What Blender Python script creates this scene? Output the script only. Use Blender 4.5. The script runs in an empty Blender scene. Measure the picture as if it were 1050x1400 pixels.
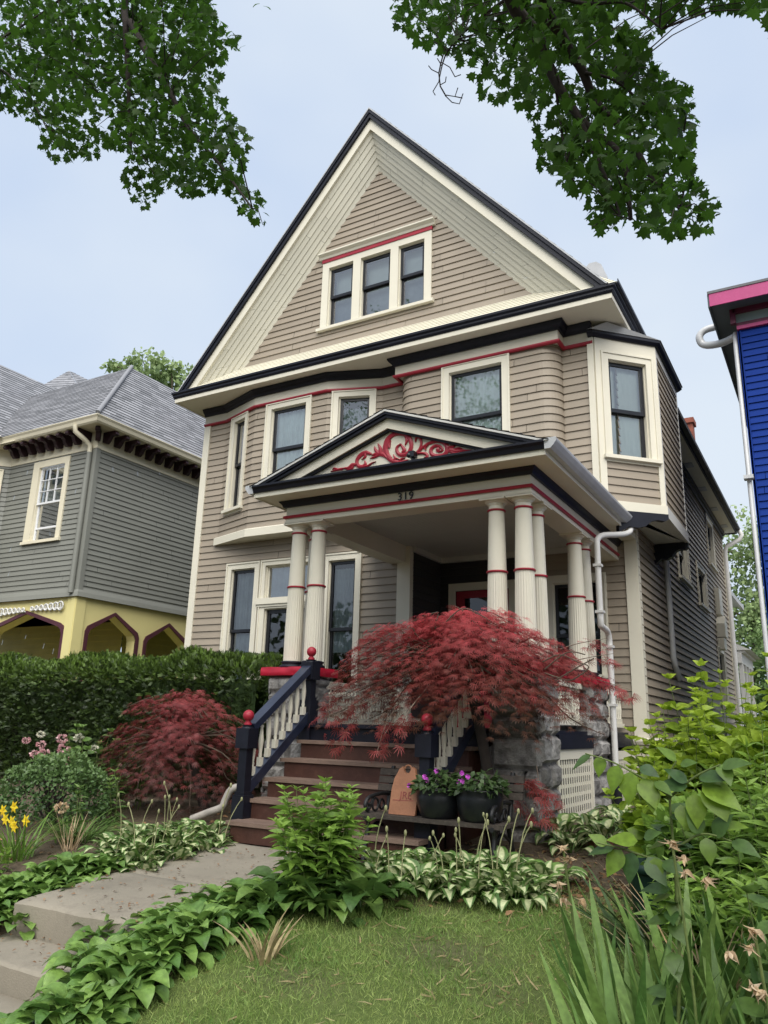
import bpy, math, random
import numpy as np
from mathutils import Vector
S=bpy.context.scene; COL=S.collection
rnd=random.Random(11); rng=np.random.default_rng(5)
pi=math.pi
# ---------------------------------------------------------------- camera (fitted to the house's vanishing points)
RR=np.array([0.8669272747879988,0.49769247639425795,0.027190056439896575])
RU=np.array([0.1095423988174862,-0.2434605578256629,0.9637050480538785])
RF=np.array([-0.4862484581877505,0.8324837270023769,0.26558102565181])
CAM=np.array([0,0,1.6])
def at(px,py,ax,val):
    """world point seen at a photo pixel on the plane ax=val (used to read off real positions)"""
    d=RF+RR*((px-525)/1060)-RU*((py-700)/1060); i='xyz'.index(ax)
    return CAM+d*((val-CAM[i])/d[i])
cam=bpy.data.cameras.new('camera'); co=bpy.data.objects.new('camera',cam); COL.objects.link(co)
from mathutils import Matrix
M=Matrix.Identity(4)
for i in range(3):
    M[i][0]=RR[i]; M[i][1]=RU[i]; M[i][2]=-RF[i]; M[i][3]=CAM[i]
co.matrix_world=M; cam.sensor_fit='VERTICAL'; cam.sensor_height=24; cam.lens=1060/1400*24
cam.clip_start=.05; cam.clip_end=800; S.camera=co
# ---------------------------------------------------------------- materials
MAT={}
def nodes(name):
    m=bpy.data.materials.new(name); m.use_nodes=True; nt=m.node_tree
    return m,nt,nt.nodes['Principled BSDF'],nt.nodes['Material Output']
def nd(nt,t,**k):
    n=nt.nodes.new(t)
    for a,b in k.items():
        if a.startswith('i_'): n.inputs[a[2:].replace('_',' ')].default_value=b
        else: setattr(n,a,b)
    return n
def L(nt,a,b): nt.links.new(a,b)
def paint(name,col,rough=.5,var=.12,scale=3,bump=.15,bscale=60,attr=.0,dirt=0,spec=.4,dirtcol=(.25,.23,.19)):
    m,nt,p,o=nodes(name)
    tc=nd(nt,'ShaderNodeTexCoord'); n=nd(nt,'ShaderNodeTexNoise',i_Scale=scale,i_Detail=6.0,i_Roughness=.65)
    L(nt,tc.outputs['Object'],n.inputs['Vector'])
    r=nd(nt,'ShaderNodeMapRange'); r.inputs[1].default_value=.3; r.inputs[2].default_value=.7
    r.inputs[3].default_value=1-var; r.inputs[4].default_value=1+var
    L(nt,n.outputs['Fac'],r.inputs[0]); fac=r.outputs[0]
    if attr:
        a=nd(nt,'ShaderNodeAttribute',attribute_name='a'); q=nd(nt,'ShaderNodeMapRange')
        q.inputs[3].default_value=1-attr; q.inputs[4].default_value=1+attr
        L(nt,a.outputs['Fac'],q.inputs[0]); mm=nd(nt,'ShaderNodeMath',operation='MULTIPLY')
        L(nt,fac,mm.inputs[0]); L(nt,q.outputs[0],mm.inputs[1]); fac=mm.outputs[0]
    v=nd(nt,'ShaderNodeVectorMath',operation='SCALE'); v.inputs[0].default_value=col; L(nt,fac,v.inputs['Scale'])
    c=v.outputs[0]
    if dirt:
        n2=nd(nt,'ShaderNodeTexNoise',i_Scale=scale*4,i_Detail=8.0,i_Roughness=.75); L(nt,tc.outputs['Object'],n2.inputs['Vector'])
        r2=nd(nt,'ShaderNodeMapRange'); r2.inputs[1].default_value=.52; r2.inputs[2].default_value=.8; r2.inputs[4].default_value=dirt
        L(nt,n2.outputs['Fac'],r2.inputs[0]); mx=nd(nt,'ShaderNodeMixRGB'); mx.inputs[2].default_value=(*dirtcol,1)
        L(nt,r2.outputs[0],mx.inputs[0]); L(nt,c,mx.inputs[1]); c=mx.outputs[0]
    L(nt,c,p.inputs['Base Color']); p.inputs['Roughness'].default_value=rough; p.inputs['Specular IOR Level'].default_value=spec
    if bump:
        b=nd(nt,'ShaderNodeTexNoise',i_Scale=bscale,i_Detail=4.0); L(nt,tc.outputs['Object'],b.inputs['Vector'])
        bb=nd(nt,'ShaderNodeBump',i_Strength=bump,i_Distance=.01); L(nt,b.outputs['Fac'],bb.inputs['Height']); L(nt,bb.outputs[0],p.inputs['Normal'])
    MAT[name]=m; return m
def leafmat(name,c0,c1,rough=.45,trans=.35,edge=None,spec=.4,tcol=None,veins=0):
    """c0..c1 by the per-face attribute a; edge=(colour,b0,b1) mixes by attribute b (across the leaf)"""
    m,nt,p,o=nodes(name)
    a=nd(nt,'ShaderNodeAttribute',attribute_name='a'); mx=nd(nt,'ShaderNodeMixRGB')
    mx.inputs[1].default_value=(*c0,1); mx.inputs[2].default_value=(*c1,1); L(nt,a.outputs['Fac'],mx.inputs[0]); c=mx.outputs[0]
    if edge:
        b=nd(nt,'ShaderNodeAttribute',attribute_name='b'); r=nd(nt,'ShaderNodeMapRange'); r.inputs[1].default_value=edge[1]; r.inputs[2].default_value=edge[2]
        L(nt,b.outputs['Fac'],r.inputs[0]); m2=nd(nt,'ShaderNodeMixRGB'); L(nt,r.outputs[0],m2.inputs[0]); L(nt,c,m2.inputs[1]); m2.inputs[2].default_value=(*edge[0],1); c=m2.outputs[0]
    nz=nd(nt,'ShaderNodeTexNoise',i_Scale=38.0,i_Detail=3.0); tcc=nd(nt,'ShaderNodeTexCoord'); L(nt,tcc.outputs['Object'],nz.inputs['Vector'])
    rr=nd(nt,'ShaderNodeMapRange'); rr.inputs[1].default_value=.3; rr.inputs[2].default_value=.7; rr.inputs[3].default_value=.78; rr.inputs[4].default_value=1.22; L(nt,nz.outputs['Fac'],rr.inputs[0])
    vv=nd(nt,'ShaderNodeVectorMath',operation='SCALE'); L(nt,c,vv.inputs[0]); L(nt,rr.outputs[0],vv.inputs['Scale']); c=vv.outputs[0]
    if veins:
        ab=nd(nt,'ShaderNodeAttribute',attribute_name='b'); sn=nd(nt,'ShaderNodeMath',operation='MULTIPLY'); sn.inputs[1].default_value=38.0; L(nt,ab.outputs['Fac'],sn.inputs[0]); s2=nd(nt,'ShaderNodeMath',operation='SINE'); L(nt,sn.outputs[0],s2.inputs[0]); bu=nd(nt,'ShaderNodeBump',i_Strength=veins,i_Distance=.004); L(nt,s2.outputs[0],bu.inputs['Height']); L(nt,bu.outputs[0],p.inputs['Normal'])
    L(nt,c,p.inputs['Base Color']); p.inputs['Roughness'].default_value=rough; p.inputs['Specular IOR Level'].default_value=spec
    t=nd(nt,'ShaderNodeBsdfTranslucent'); 
    if tcol:
        t.inputs[0].default_value=(*tcol,1)
    else:
        L(nt,c,t.inputs[0])
    ms=nd(nt,'ShaderNodeMixShader'); ms.inputs[0].default_value=trans
    L(nt,p.outputs[0],ms.inputs[1]); L(nt,t.outputs[0],ms.inputs[2]); L(nt,ms.outputs[0],o.inputs[0])
    MAT[name]=m; return m
def glassmat(name,mult,tint=(.9,.95,.95)):
    m,nt,p,o=nodes(name); nt.nodes.remove(p)
    f=nd(nt,'ShaderNodeFresnel'); f.inputs[0].default_value=1.5
    g=nd(nt,'ShaderNodeBsdfGlossy'); g.inputs['Roughness'].default_value=.015; g.inputs[0].default_value=(1,1,1,1)
    t=nd(nt,'ShaderNodeBsdfTransparent'); t.inputs[0].default_value=(*tint,1)
    mu=nd(nt,'ShaderNodeMath',operation='MULTIPLY',use_clamp=True); mu.inputs[1].default_value=mult; L(nt,f.outputs[0],mu.inputs[0])
    tc=nd(nt,'ShaderNodeTexCoord'); n=nd(nt,'ShaderNodeTexNoise',i_Scale=1.3,i_Detail=1.0); L(nt,tc.outputs['Object'],n.inputs['Vector'])
    b=nd(nt,'ShaderNodeBump',i_Strength=.05,i_Distance=.05); L(nt,n.outputs['Fac'],b.inputs['Height']); L(nt,b.outputs[0],g.inputs['Normal'])
    ms=nd(nt,'ShaderNodeMixShader'); L(nt,mu.outputs[0],ms.inputs[0]); L(nt,t.outputs[0],ms.inputs[1]); L(nt,g.outputs[0],ms.inputs[2]); L(nt,ms.outputs[0],o.inputs[0])
    MAT[name]=m
def stonemat(name,c0,c1,c2):
    m,nt,p,o=nodes(name); tc=nd(nt,'ShaderNodeTexCoord')
    n=nd(nt,'ShaderNodeTexNoise',i_Scale=7.0,i_Detail=9.0,i_Roughness=.7); L(nt,tc.outputs['Object'],n.inputs['Vector'])
    r=nd(nt,'ShaderNodeValToRGB'); e=r.color_ramp.elements; e[0].position=.32; e[0].color=(*c0,1); e[1].position=.68; e[1].color=(*c2,1)
    k=e.new(.5); k.color=(*c1,1); L(nt,n.outputs['Fac'],r.inputs[0])
    a=nd(nt,'ShaderNodeAttribute',attribute_name='a'); q=nd(nt,'ShaderNodeMapRange'); q.inputs[3].default_value=.7; q.inputs[4].default_value=1.25
    L(nt,a.outputs['Fac'],q.inputs[0]); v=nd(nt,'ShaderNodeVectorMath',operation='SCALE'); L(nt,r.outputs[0],v.inputs[0]); L(nt,q.outputs[0],v.inputs['Scale'])
    L(nt,v.outputs[0],p.inputs['Base Color']); p.inputs['Roughness'].default_value=.9; p.inputs['Specular IOR Level'].default_value=.2
    n2=nd(nt,'ShaderNodeTexNoise',i_Scale=26.0,i_Detail=8.0,i_Roughness=.7); L(nt,tc.outputs['Object'],n2.inputs['Vector'])
    b=nd(nt,'ShaderNodeBump',i_Strength=.7,i_Distance=.03); L(nt,n2.outputs['Fac'],b.inputs['Height']); L(nt,b.outputs[0],p.inputs['Normal'])
    MAT[name]=m
def shinglemat(name,c0,c1):
    m,nt,p,o=nodes(name); u=nd(nt,'ShaderNodeAttribute',attribute_name='a')
    tc=nd(nt,'ShaderNodeTexCoord'); n=nd(nt,'ShaderNodeTexNoise',i_Scale=40.0,i_Detail=5.0); L(nt,tc.outputs['Object'],n.inputs['Vector'])
    ad=nd(nt,'ShaderNodeMath',operation='MULTIPLY_ADD'); ad.inputs[1].default_value=.5; L(nt,n.outputs['Fac'],ad.inputs[0])
    mu=nd(nt,'ShaderNodeMath',operation='MULTIPLY'); mu.inputs[1].default_value=.7; L(nt,u.outputs['Fac'],mu.inputs[0]); L(nt,mu.outputs[0],ad.inputs[2])
    mx=nd(nt,'ShaderNodeMixRGB'); mx.inputs[1].default_value=(*c0,1); mx.inputs[2].default_value=(*c1,1); L(nt,ad.outputs[0],mx.inputs[0])
    L(nt,mx.outputs[0],p.inputs['Base Color']); p.inputs['Roughness'].default_value=.95; p.inputs['Specular IOR Level'].default_value=.2; MAT[name]=m
SID=(.302,.255,.196)
paint('siding',SID,.55,.07,1.2,.1,90,attr=.075,dirt=.2,dirtcol=(.2,.17,.14))
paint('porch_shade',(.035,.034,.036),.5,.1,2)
paint('cream',(.68,.645,.53),.5,.05,1.5,.12,80,dirt=.16,dirtcol=(.42,.37,.27))
paint('cream_boards',(.62,.595,.49),.5,.05,1.5,.12,80,attr=.05,dirt=.2,dirtcol=(.42,.37,.26))
paint('cream_shingles',(.72,.69,.57),.5,.05,1.5,.12,80,attr=.04,dirt=.1,dirtcol=(.45,.40,.3))
paint('white_trim',(.62,.615,.59),.5,.05,2,.08,dirt=.08)
paint('navy',(.008,.009,.016),.45,.3,4,.1,70,dirt=.12,dirtcol=(.03,.03,.035),spec=.3)
paint('navy_rail',(.016,.022,.045),.3,.25,5,.15,40,dirt=.25,dirtcol=(.07,.075,.09),spec=.6)
paint('red',(.33,.018,.035),.4,.12,4,.1)
paint('red_stone',(.40,.01,.03),.4,.15,6,.6,14)
paint('sash_black',(.012,.013,.017),.3,.2,4,.05)
paint('curtain',(.72,.80,.78),.9,.15,2.5,.0)
paint('curtain_dim',(.30,.34,.37),.9,.2,3,.0)
paint('blind',(.62,.68,.63),.8,.05,2,.0)
paint('interior',(.05,.05,.055),.9,.2,2,0)
paint('metal_gutter',(.50,.51,.52),.35,.1,4,.05,spec=.6)
paint('ceiling_white',(.55,.54,.50),.5,.05,2,.05)
paint('stair_brown',(.062,.025,.017),.55,.25,5,.3,30,dirt=.3,dirtcol=(.14,.08,.055))
paint('nosing',(.19,.13,.10),.6,.2,6,.3,40,dirt=.45,dirtcol=(.13,.07,.05))
paint('brick_red',(.23,.075,.05),.9,.3,12,.5,30)
paint('foundation_dark',(.05,.05,.055),.7,.2,5,.2)
paint('vent_metal',(.42,.43,.44),.5,.1,4,0)
stonemat('stone',(.10,.095,.09),(.25,.24,.225),(.40,.385,.36))
shinglemat('shingles',(.115,.12,.13),(.30,.305,.325))
shinglemat('shingles_dark',(.08,.08,.085),(.2,.2,.21))
glassmat('glass',5.0); glassmat('glass_low',2.6,(.8,.85,.85)); glassmat('glass_dark',1.6,(.5,.55,.55))
# ---------------------------------------------------------------- mesh builder
ORG={}
class MB:
    def __init__(s): s.v=[]; s.f=[]; s.sm=[]; s.a=[]
    def add(s,vs,fs,sm=False,a=.5):
        o=len(s.v); s.v.extend([tuple(map(float,p)) for p in vs])
        for f in fs: s.f.append(tuple(i+o for i in f)); s.sm.append(sm); s.a.append(a)
        return s
    def box(s,x0,y0,z0,x1,y1,z1,P=None,a=.5):
        c=[(x0,y0,z0),(x1,y0,z0),(x1,y1,z0),(x0,y1,z0),(x0,y0,z1),(x1,y0,z1),(x1,y1,z1),(x0,y1,z1)]
        if P: c=[P(*q) for q in c]
        return s.add(c,[(0,3,2,1),(4,5,6,7),(0,1,5,4),(1,2,6,5),(2,3,7,6),(3,0,4,7)],a=a)
    def quad(s,*p,a=.5): return s.add(p,[tuple(range(len(p)))],a=a)
    def prism(s,poly,P,w0,w1,sm=False,a=.5):
        n=len(poly); vs=[P(u,v,w0) for u,v in poly]+[P(u,v,w1) for u,v in poly]
        fs=[(i,(i+1)%n,(i+1)%n+n,i+n) for i in range(n)]
        s.add(vs,fs,sm,a); 
        s.add(vs[:n],[tuple(range(n))],a=a); s.add(vs[n:],[tuple(range(n))],a=a); return s
    def tube(s,path,r,n=8,cap=True,a=.5,sx=1.0):
        P=[Vector(p) for p in path]; m=len(P); R=[r]*m if not hasattr(r,'__len__') else r
        vs=[]; ref=None
        for i in range(m):
            t=(P[min(i+1,m-1)]-P[max(i-1,0)]).normalized()
            if ref is None or abs(ref.dot(t))>.97: ref=Vector((0,0,1)) if abs(t.z)<.9 else Vector((1,0,0))
            b=t.cross(ref).normalized(); c=b.cross(t).normalized(); ref=c
            for k in range(n):
                q=2*pi*k/n; vs.append(P[i]+b*(R[i]*sx*math.cos(q))+c*(R[i]*math.sin(q)))
        fs=[(i*n+k,i*n+(k+1)%n,(i+1)*n+(k+1)%n,(i+1)*n+k) for i in range(m-1) for k in range(n)]
        s.add(vs,fs,True,a)
        if cap: s.add(vs[:n],[tuple(range(n))],a=a); s.add(vs[-n:],[tuple(range(n))],a=a)
        return s
    def lathe(s,prof,cx,cy,n=16,flute=None,a=.5,z0=0):
        vs=[]; m=len(prof)
        for r,z in prof:
            for k in range(n):
                q=2*pi*k/n; rr=r
                if flute and flute(z) and k%2: rr=r*.955
                vs.append((cx+rr*math.cos(q),cy+rr*math.sin(q),z+z0))
        fs=[(i*n+k,i*n+(k+1)%n,(i+1)*n+(k+1)%n,(i+1)*n+k) for i in range(m-1) for k in range(n)]
        s.add(vs,fs,flute is None,a); s.add(vs[:n],[tuple(range(n))],a=a); s.add(vs[-n:],[tuple(range(n))],a=a); return s
    def ball(s,c,r,n=12,sz=1.0,a=.5):
        prof=[(r*math.sin(pi*i/8)+1e-5,c[2]-r*sz*math.cos(pi*i/8)) for i in range(9)]
        return s.lathe(prof,c[0],c[1],n,a=a)
    def build(s,name,mat,parent=None,bevel=0):
        me=bpy.data.meshes.new(name); og=ORG.get(parent.name,(0,0,0)) if parent else (0,0,0)
        v=[(x-og[0],y-og[1],z-og[2]) for x,y,z in s.v]
        me.from_pydata(v,[],s.f); me.polygons.foreach_set('use_smooth',s.sm)
        at_=me.attributes.new('a','FLOAT','FACE'); at_.data.foreach_set('value',s.a)
        me.materials.append(MAT[mat] if isinstance(mat,str) else mat); me.update()
        o=bpy.data.objects.new(name,me); COL.objects.link(o)
        if parent: o.parent=parent; ORG[o.name]=og
        return o
def tag(o,label=None,cat=None,group=None,kind=None):
    if label: o['label']=label
    if cat: o['category']=cat
    if group: o['group']=group
    if kind: o['kind']=kind
    return o
def thing(name,label,cat,loc=(0,0,0),group=None):
    o=bpy.data.objects.new(name,None); COL.objects.link(o); o.location=loc; o.empty_display_size=.2
    ORG[o.name]=tuple(loc); return tag(o,label,cat,group)
class Fr:
    """wall frame: s along the wall, d outward, z up"""
    def __init__(s,o,u): s.o=o; l=math.hypot(*u); s.u=(u[0]/l,u[1]/l); s.n=(s.u[1],-s.u[0])
    def __call__(s,a,d,z): return (s.o[0]+s.u[0]*a+s.n[0]*d, s.o[1]+s.u[1]*a+s.n[1]*d, z)
def pathP(pts):
    P=np.array(pts,float); D=np.diff(P,axis=0); Ln=np.hypot(D[:,0],D[:,1]); N=np.stack([D[:,1]/Ln,-D[:,0]/Ln],1)
    V=[N[0]]
    for i in range(1,len(P)-1):
        m=N[i-1]+N[i]; m/=np.linalg.norm(m); V.append(m/max(.4,m@N[i]))
    V.append(N[-1]); V=np.array(V); cs=np.concatenate([[0],np.cumsum(Ln)])
    def f(s,d,z):
        i=min(max(int(np.searchsorted(cs,s,'right'))-1,0),len(D)-1); t=(s-cs[i])/Ln[i]
        p=P[i]*(1-t)+P[i+1]*t; n=V[i]*(1-t)+V[i+1]*t
        return (p[0]+n[0]*d,p[1]+n[1]*d,z)
    return f,cs
def mould(mb,pts,prof,a=.5):
    f,cs=pathP(pts); n=len(prof); vs=[f(s if s<cs[-1] else s-1e-9,d,z) for s in cs for d,z in prof]
    fs=[(i*n+k,i*n+(k+1)%n,(i+1)*n+(k+1)%n,(i+1)*n+k) for i in range(len(cs)-1) for k in range(n)]
    fs+=[tuple(range(n)),tuple(range((len(cs)-1)*n,len(cs)*n))]
    mb.add(vs,fs,a=a); return mb
def siding(mb,P,t0,t1,expo,srange,holes=(),brk=(),th=.018,lo=.002,board=(1.6,3.6),gap=.003):
    """lapped boards: P(s,d,t)->point; srange(t)->(s0,s1); holes=(s0,s1,t0,t1)"""
    ta=t0
    while ta<t1-1e-6:
        tb=min(ta+expo,t1); cuts=sorted({ta,tb,*[h for q in holes for h in q[2:4] if ta<h<tb]})
        s0,s1=srange(ta); joints=[]; x=s0-rnd.random()*board[1]
        while x<s1: x+=rnd.uniform(*board); joints.append(x)
        for a,b in zip(cuts,cuts[1:]):
            A0,A1=srange(a); B0,B1=srange(b); iv=[(A0,B0,A1,B1)]
            for h in holes:
                if h[2]<=a+1e-6 and h[3]>=b-1e-6:
                    nv=[]
                    for q in iv:
                        if h[1]<=min(q[0],q[1]) or h[0]>=max(q[2],q[3]): nv.append(q); continue
                        if h[0]>max(q[0],q[1]): nv.append((q[0],q[1],h[0],h[0]))
                        if h[1]<min(q[2],q[3]): nv.append((h[1],h[1],q[2],q[3]))
                    iv=nv
            oa=lo+th*(tb-a)/(tb-ta); ob=lo+th*(tb-b)/(tb-ta)
            for q in iv:
                cs=sorted([c for c in set(list(brk)+joints) if max(q[0],q[1])+.01<c<min(q[2],q[3])-.01])
                E=[(q[0],q[1])]+[(c,c) for c in cs]+[(q[2],q[3])]
                for (x0,y0),(x1,y1) in zip(E,E[1:]):
                    k=sum(j<(x0+x1)/2 for j in joints); r=((k*7919+int(ta*1000)*104729)%1009)/1009
                    g0=gap if x0 in joints else 0; g1=gap if x1 in joints else 0
                    mb.quad(P(x0+g0,oa,a),P(x1-g1,oa,a),P(x1-g1,ob,b),P(y0+g0 if y0==x0 else y0,ob,b),a=r) if y1==x1 else mb.quad(P(x0+g0,oa,a),P(x1,oa,a),P(y1,ob,b),P(y0,ob,b),a=r)
                    if a==ta: mb.quad(P(x0,0,a),P(x1,0,a),P(x1,oa,a),P(x0,oa,a),a=r)
        ta=tb
    return mb
def window(root,P,s0,s1,z0,z1,cw=.1,meet=.5,curt=None,sash='sash_black',casing='cream',crown=False,sill=True,single=False,glass='glass',d0=0,cwl=None,fw=.045,label=None):
    cl=cw if cwl is None else cwl
    m=MB(); a0,a1=s0+cl,s1-cw; b1=z1-cw
    m.box(s0,d0-.01,z0,a0,d0+.036,z1,P); m.box(a1,d0-.01,z0,s1,d0+.036,z1,P); m.box(a0,d0-.01,b1,a1,d0+.036,z1,P)
    # moulded back band
    m.box(s0-.012,d0-.01,z0,s0+.014,d0+.05,z1+.012,P); m.box(s1-.014,d0-.01,z0,s1+.012,d0+.05,z1+.012,P); m.box(s0+.014,d0-.01,z1-.014,s1-.014,d0+.05,z1+.012,P)
    for q in ((a0,a0+.014),(a1-.014,a1)): m.box(q[0],-.14,z0,q[1],d0-.01,b1,P)
    m.box(a0+.014,-.14,b1-.014,a1-.014,d0-.01,b1,P)
    m.box(a0+.014,-.14,z0,a1-.014,d0-.01,z0+.012,P)
    w=m.build('window',casing,root)
    if label: w['label']=label
    if sill:
        q=MB(); q.box(s0-.04,-.02,z0-.05,s1+.04,d0+.085,z0,P); q.box(s0-.01,-.02,z0-.085,s1+.01,d0+.03,z0-.05,P); q.build('sill',casing,w)
    A0,A1,B0,B1=a0+.014,a1-.014,z0+.012,b1-.014; zm=B0+(B1-B0)*meet
    sm=MB(); gm=MB()
    def fr(x0,x1,y0,y1,d):
        sm.box(x0,d-.035,y0,x0+fw,d,y1,P); sm.box(x1-fw,d-.035,y0,x1,d,y1,P); sm.box(x0+fw,d-.035,y0,x1-fw,d,y0+fw*1.1,P); sm.box(x0+fw,d-.035,y1-fw,x1-fw,d,y1,P)
        gm.quad(P(x0+fw,d-.018,y0+fw),P(x1-fw,d-.018,y0+fw),P(x1-fw,d-.018,y1-fw),P(x0+fw,d-.018,y1-fw))
    if single: fr(A0,A1,B0,B1,-.04)
    else: fr(A0,A1,zm-.02,B1,-.035); fr(A0,A1,B0,zm+.02,-.075)
    sm.build('sash',sash,w); gm.build('pane',glass,w)
    if curt:
        c=MB(); n=40; f0,f1=curt[1],curt[2]; amp=curt[3] if len(curt)>3 else .018
        rows=[B0+(B1-B0)*f0,B0+(B1-B0)*f1]; ph=rnd.random()*6
        vs=[P(A0+(A1-A0)*i/n,-.125+amp*math.sin(i*1.15+ph)+amp*.6*math.sin(i*.37),z) for z in rows for i in range(n+1)]
        c.add(vs,[(i,i+1,n+2+i,n+1+i) for i in range(n)],True); c.build('curtain',curt[0],w)
    return (a0-.005,a1+.005,z0,b1+.005)
paint('grey_siding',(.20,.205,.182),.6,.06,1.2,.1,90,attr=.05,dirt=.1,dirtcol=(.07,.08,.07))
paint('yellow_paint',(.67,.60,.27),.55,.06,1.5,.1,80,dirt=.12,dirtcol=(.35,.3,.1))
paint('olive_ceiling',(.50,.45,.15),.6,.1,2,.1)
paint('maroon',(.075,.022,.032),.5,.15,4,.1)
paint('dark_purple',(.03,.012,.018),.5,.15,4,.1)
paint('ivory_trim',(.70,.65,.50),.5,.05,2,.1,dirt=.1,dirtcol=(.45,.4,.3))
paint('white_sash',(.72,.73,.74),.4,.04,2,.05)
paint('screen_dark',(.03,.03,.033),.6,.1,3,0)
paint('blue_siding',(.008,.034,.21),.75,.06,1.2,.1,90,attr=.05,spec=.12)
paint('pink',(.42,.04,.17),.45,.1,4,.1,dirt=.2,dirtcol=(.6,.2,.3))
paint('plum',(.10,.012,.04),.5,.1,3,.1)
paint('sage',(.20,.26,.27),.5,.1,3,.1)
paint('slate_soffit',(.07,.085,.10),.5,.1,3,.1)
paint('bark',(.10,.075,.055),.95,.35,7,.9,18)
paint('bark_pale',(.27,.21,.16),.9,.3,9,.6,25)
paint('bark_dark',(.028,.022,.018),.95,.3,7,.8,22)
paint('concrete',(.25,.222,.172),.92,.28,1.1,.3,90,dirt=.85,dirtcol=(.115,.095,.075))
paint('bench_wood',(.05,.04,.032),.75,.35,9,.4,30,dirt=.3,dirtcol=(.2,.17,.14))
paint('cast_iron',(.012,.012,.013),.5,.3,9,.2,dirt=.25,dirtcol=(.06,.055,.05))
paint('black_pot',(.008,.009,.011),.35,.3,6,.1)
paint('plaque_wood',(.28,.125,.065),.6,.18,6,.3,40,dirt=.25,dirtcol=(.24,.1,.05))
paint('plaque_paint',(.22,.05,.04),.6,.2,8,0)
paint('green_pot',(.006,.022,.016),.4,.2,5,.1)
paint('downspout_dirty',(.36,.33,.29),.6,.25,8,.3,dirt=.5,dirtcol=(.15,.11,.08))
paint('soil',(.055,.043,.032),.97,.3,6,1.0,25,dirt=.4,dirtcol=(.12,.095,.07))
paint('brick_loose',(.28,.13,.08),.9,.3,12,.5,30)
paint('terracotta',(.33,.15,.08),.85,.2,9,.4)
leafmat('leaf_maple',(.009,.022,.006),(.055,.115,.018),.55,.45,tcol=(.06,.145,.016),spec=.2)
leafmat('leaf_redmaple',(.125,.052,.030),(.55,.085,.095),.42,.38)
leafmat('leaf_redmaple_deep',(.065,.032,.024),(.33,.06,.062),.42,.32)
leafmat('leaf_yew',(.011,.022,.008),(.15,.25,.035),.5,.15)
leafmat('leaf_hosta',(.075,.165,.035),(.21,.34,.075),.36,.25,veins=.14)
leafmat('leaf_hosta_var',(0.075,0.150,0.038),(0.150,0.255,0.060),.4,.22,edge=((.56,.60,.33),.66,.44),veins=.12)
leafmat('leaf_bright',(0.098,0.203,0.031),(0.238,0.378,0.063),.4,.35)
leafmat('leaf_mid',(0.060,0.128,0.030),(0.165,0.270,0.060),.45,.3)
leafmat('leaf_lime',(.11,.22,.018),(.40,.52,.055),.42,.4)
leafmat('leaf_iris',(.075,.16,.035),(.22,.34,.085),.40,.28)
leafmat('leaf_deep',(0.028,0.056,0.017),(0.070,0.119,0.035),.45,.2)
leafmat('leaf_box',(0.045,0.098,0.030),(0.150,0.240,0.075),.4,.2)
leafmat('leaf_far',(0.084,0.161,0.056),(0.196,0.294,0.098),.6,.25)
leafmat('leaf_far_hazed',(0.140,0.210,0.084),(0.308,0.406,0.168),.6,.3)  # distance haze mixed into the leaf colour as a paler green
leafmat('grass',(.10,.215,.035),(.46,.54,.17),.55,.3)
leafmat('grass_dry',(.26,.20,.095),(.42,.34,.18),.7,.2)
leafmat('petal_yellow',(.75,.50,.01),(.85,.66,.03),.5,.25)
leafmat('petal_pink',(.62,.30,.33),(.80,.58,.56),.6,.3)
leafmat('petal_white',(.62,.60,.45),(.75,.74,.62),.6,.3)
leafmat('petal_purple',(.50,.06,.50),(.72,.14,.68),.5,.25)
leafmat('petal_tan',(.52,.36,.20),(.72,.56,.38),.8,.35)
leafmat('dead_leaf',(.14,.07,.035),(.34,.20,.10),.8,.15)
leafmat('stem_green',(.08,.12,.03),(.16,.2,.06),.6,0)
leafmat('scape',(.20,.21,.10),(.34,.33,.17),.6,0)
# ================================================================ THE MAIN HOUSE
H=thing('victorian_house','tall beige clapboard gabled house with cream trim, red lines and a columned front porch','house',(-6,10,.5))
EX=.1156
XL,XR=-9.71,-2.3
# ---- upper front wall with bay and bowed section
up=[(XL,10),(-9.2,10),(-8.3,9.7),(-6.8,9.7),(-5.92,10),(-5.5,10)]
for i in range(1,8):
    q=pi/2*i/8; up.append((-5.25-.25*math.cos(q),10-.25*math.sin(q)))
up+=[(-5.25,9.75),(-3.21,9.75)]
for i in range(1,8):
    q=pi/2*i/8; up.append((-3.21+.25*math.sin(q),10-.25*math.cos(q)))
up+=[(-2.96,10),(-2.5,10)]
Pu,cu=pathP(up)
cu=[float(x) for x in cu]
iB=1; sBL=cu[1]; sBF=cu[2]; sBR=cu[3]; sBE=cu[4]; iPF=up.index((-5.25,9.75)); sP=cu[iPF]
W=[]
W.append(window(H,Pu,sBL+.2,sBL+.73,5.14,6.865,cw=.085,meet=.5,curt=('curtain_dim',0,1),cwl=.1))
W.append(window(H,Pu,sBF+.27,sBF+1.19,5.25,6.865,cw=.1,meet=.52,curt=('curtain',.02,.98)))
W.append(window(H,Pu,sBR+.1,sBR+.82,5.25,6.865,cw=.1,meet=.5,curt=('curtain_dim',.1,.9)))
W.append(window(H,Pu,sP+.53,sP+1.59,5.25,6.865,cw=.11,meet=.5,curt=('curtain',.0,1,.012)))
m=MB(); siding(m,Pu,4.57,6.93,EX,lambda t:(0,cu[-1]-1e-6),W,cu[1:-1]); m.build('wall','siding',H)
# ---- lower left wall (behind the porch too), z 1.45..4.6
lo=Fr((XL,10),(1,0)); x=lambda v:v-XL
V=[]
V.append(window(H,lo,x(-8.9),x(-8.2),2.05,4.19,cw=.095,meet=.49,glass='glass_low',curt=('curtain_dim',.0,1)))
V.append(window(H,lo,x(-6.91),x(-6.21),2.05,4.19,cw=.1,meet=.47,glass='glass_low',curt=('curtain_dim',.3,.95,.01)))
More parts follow.
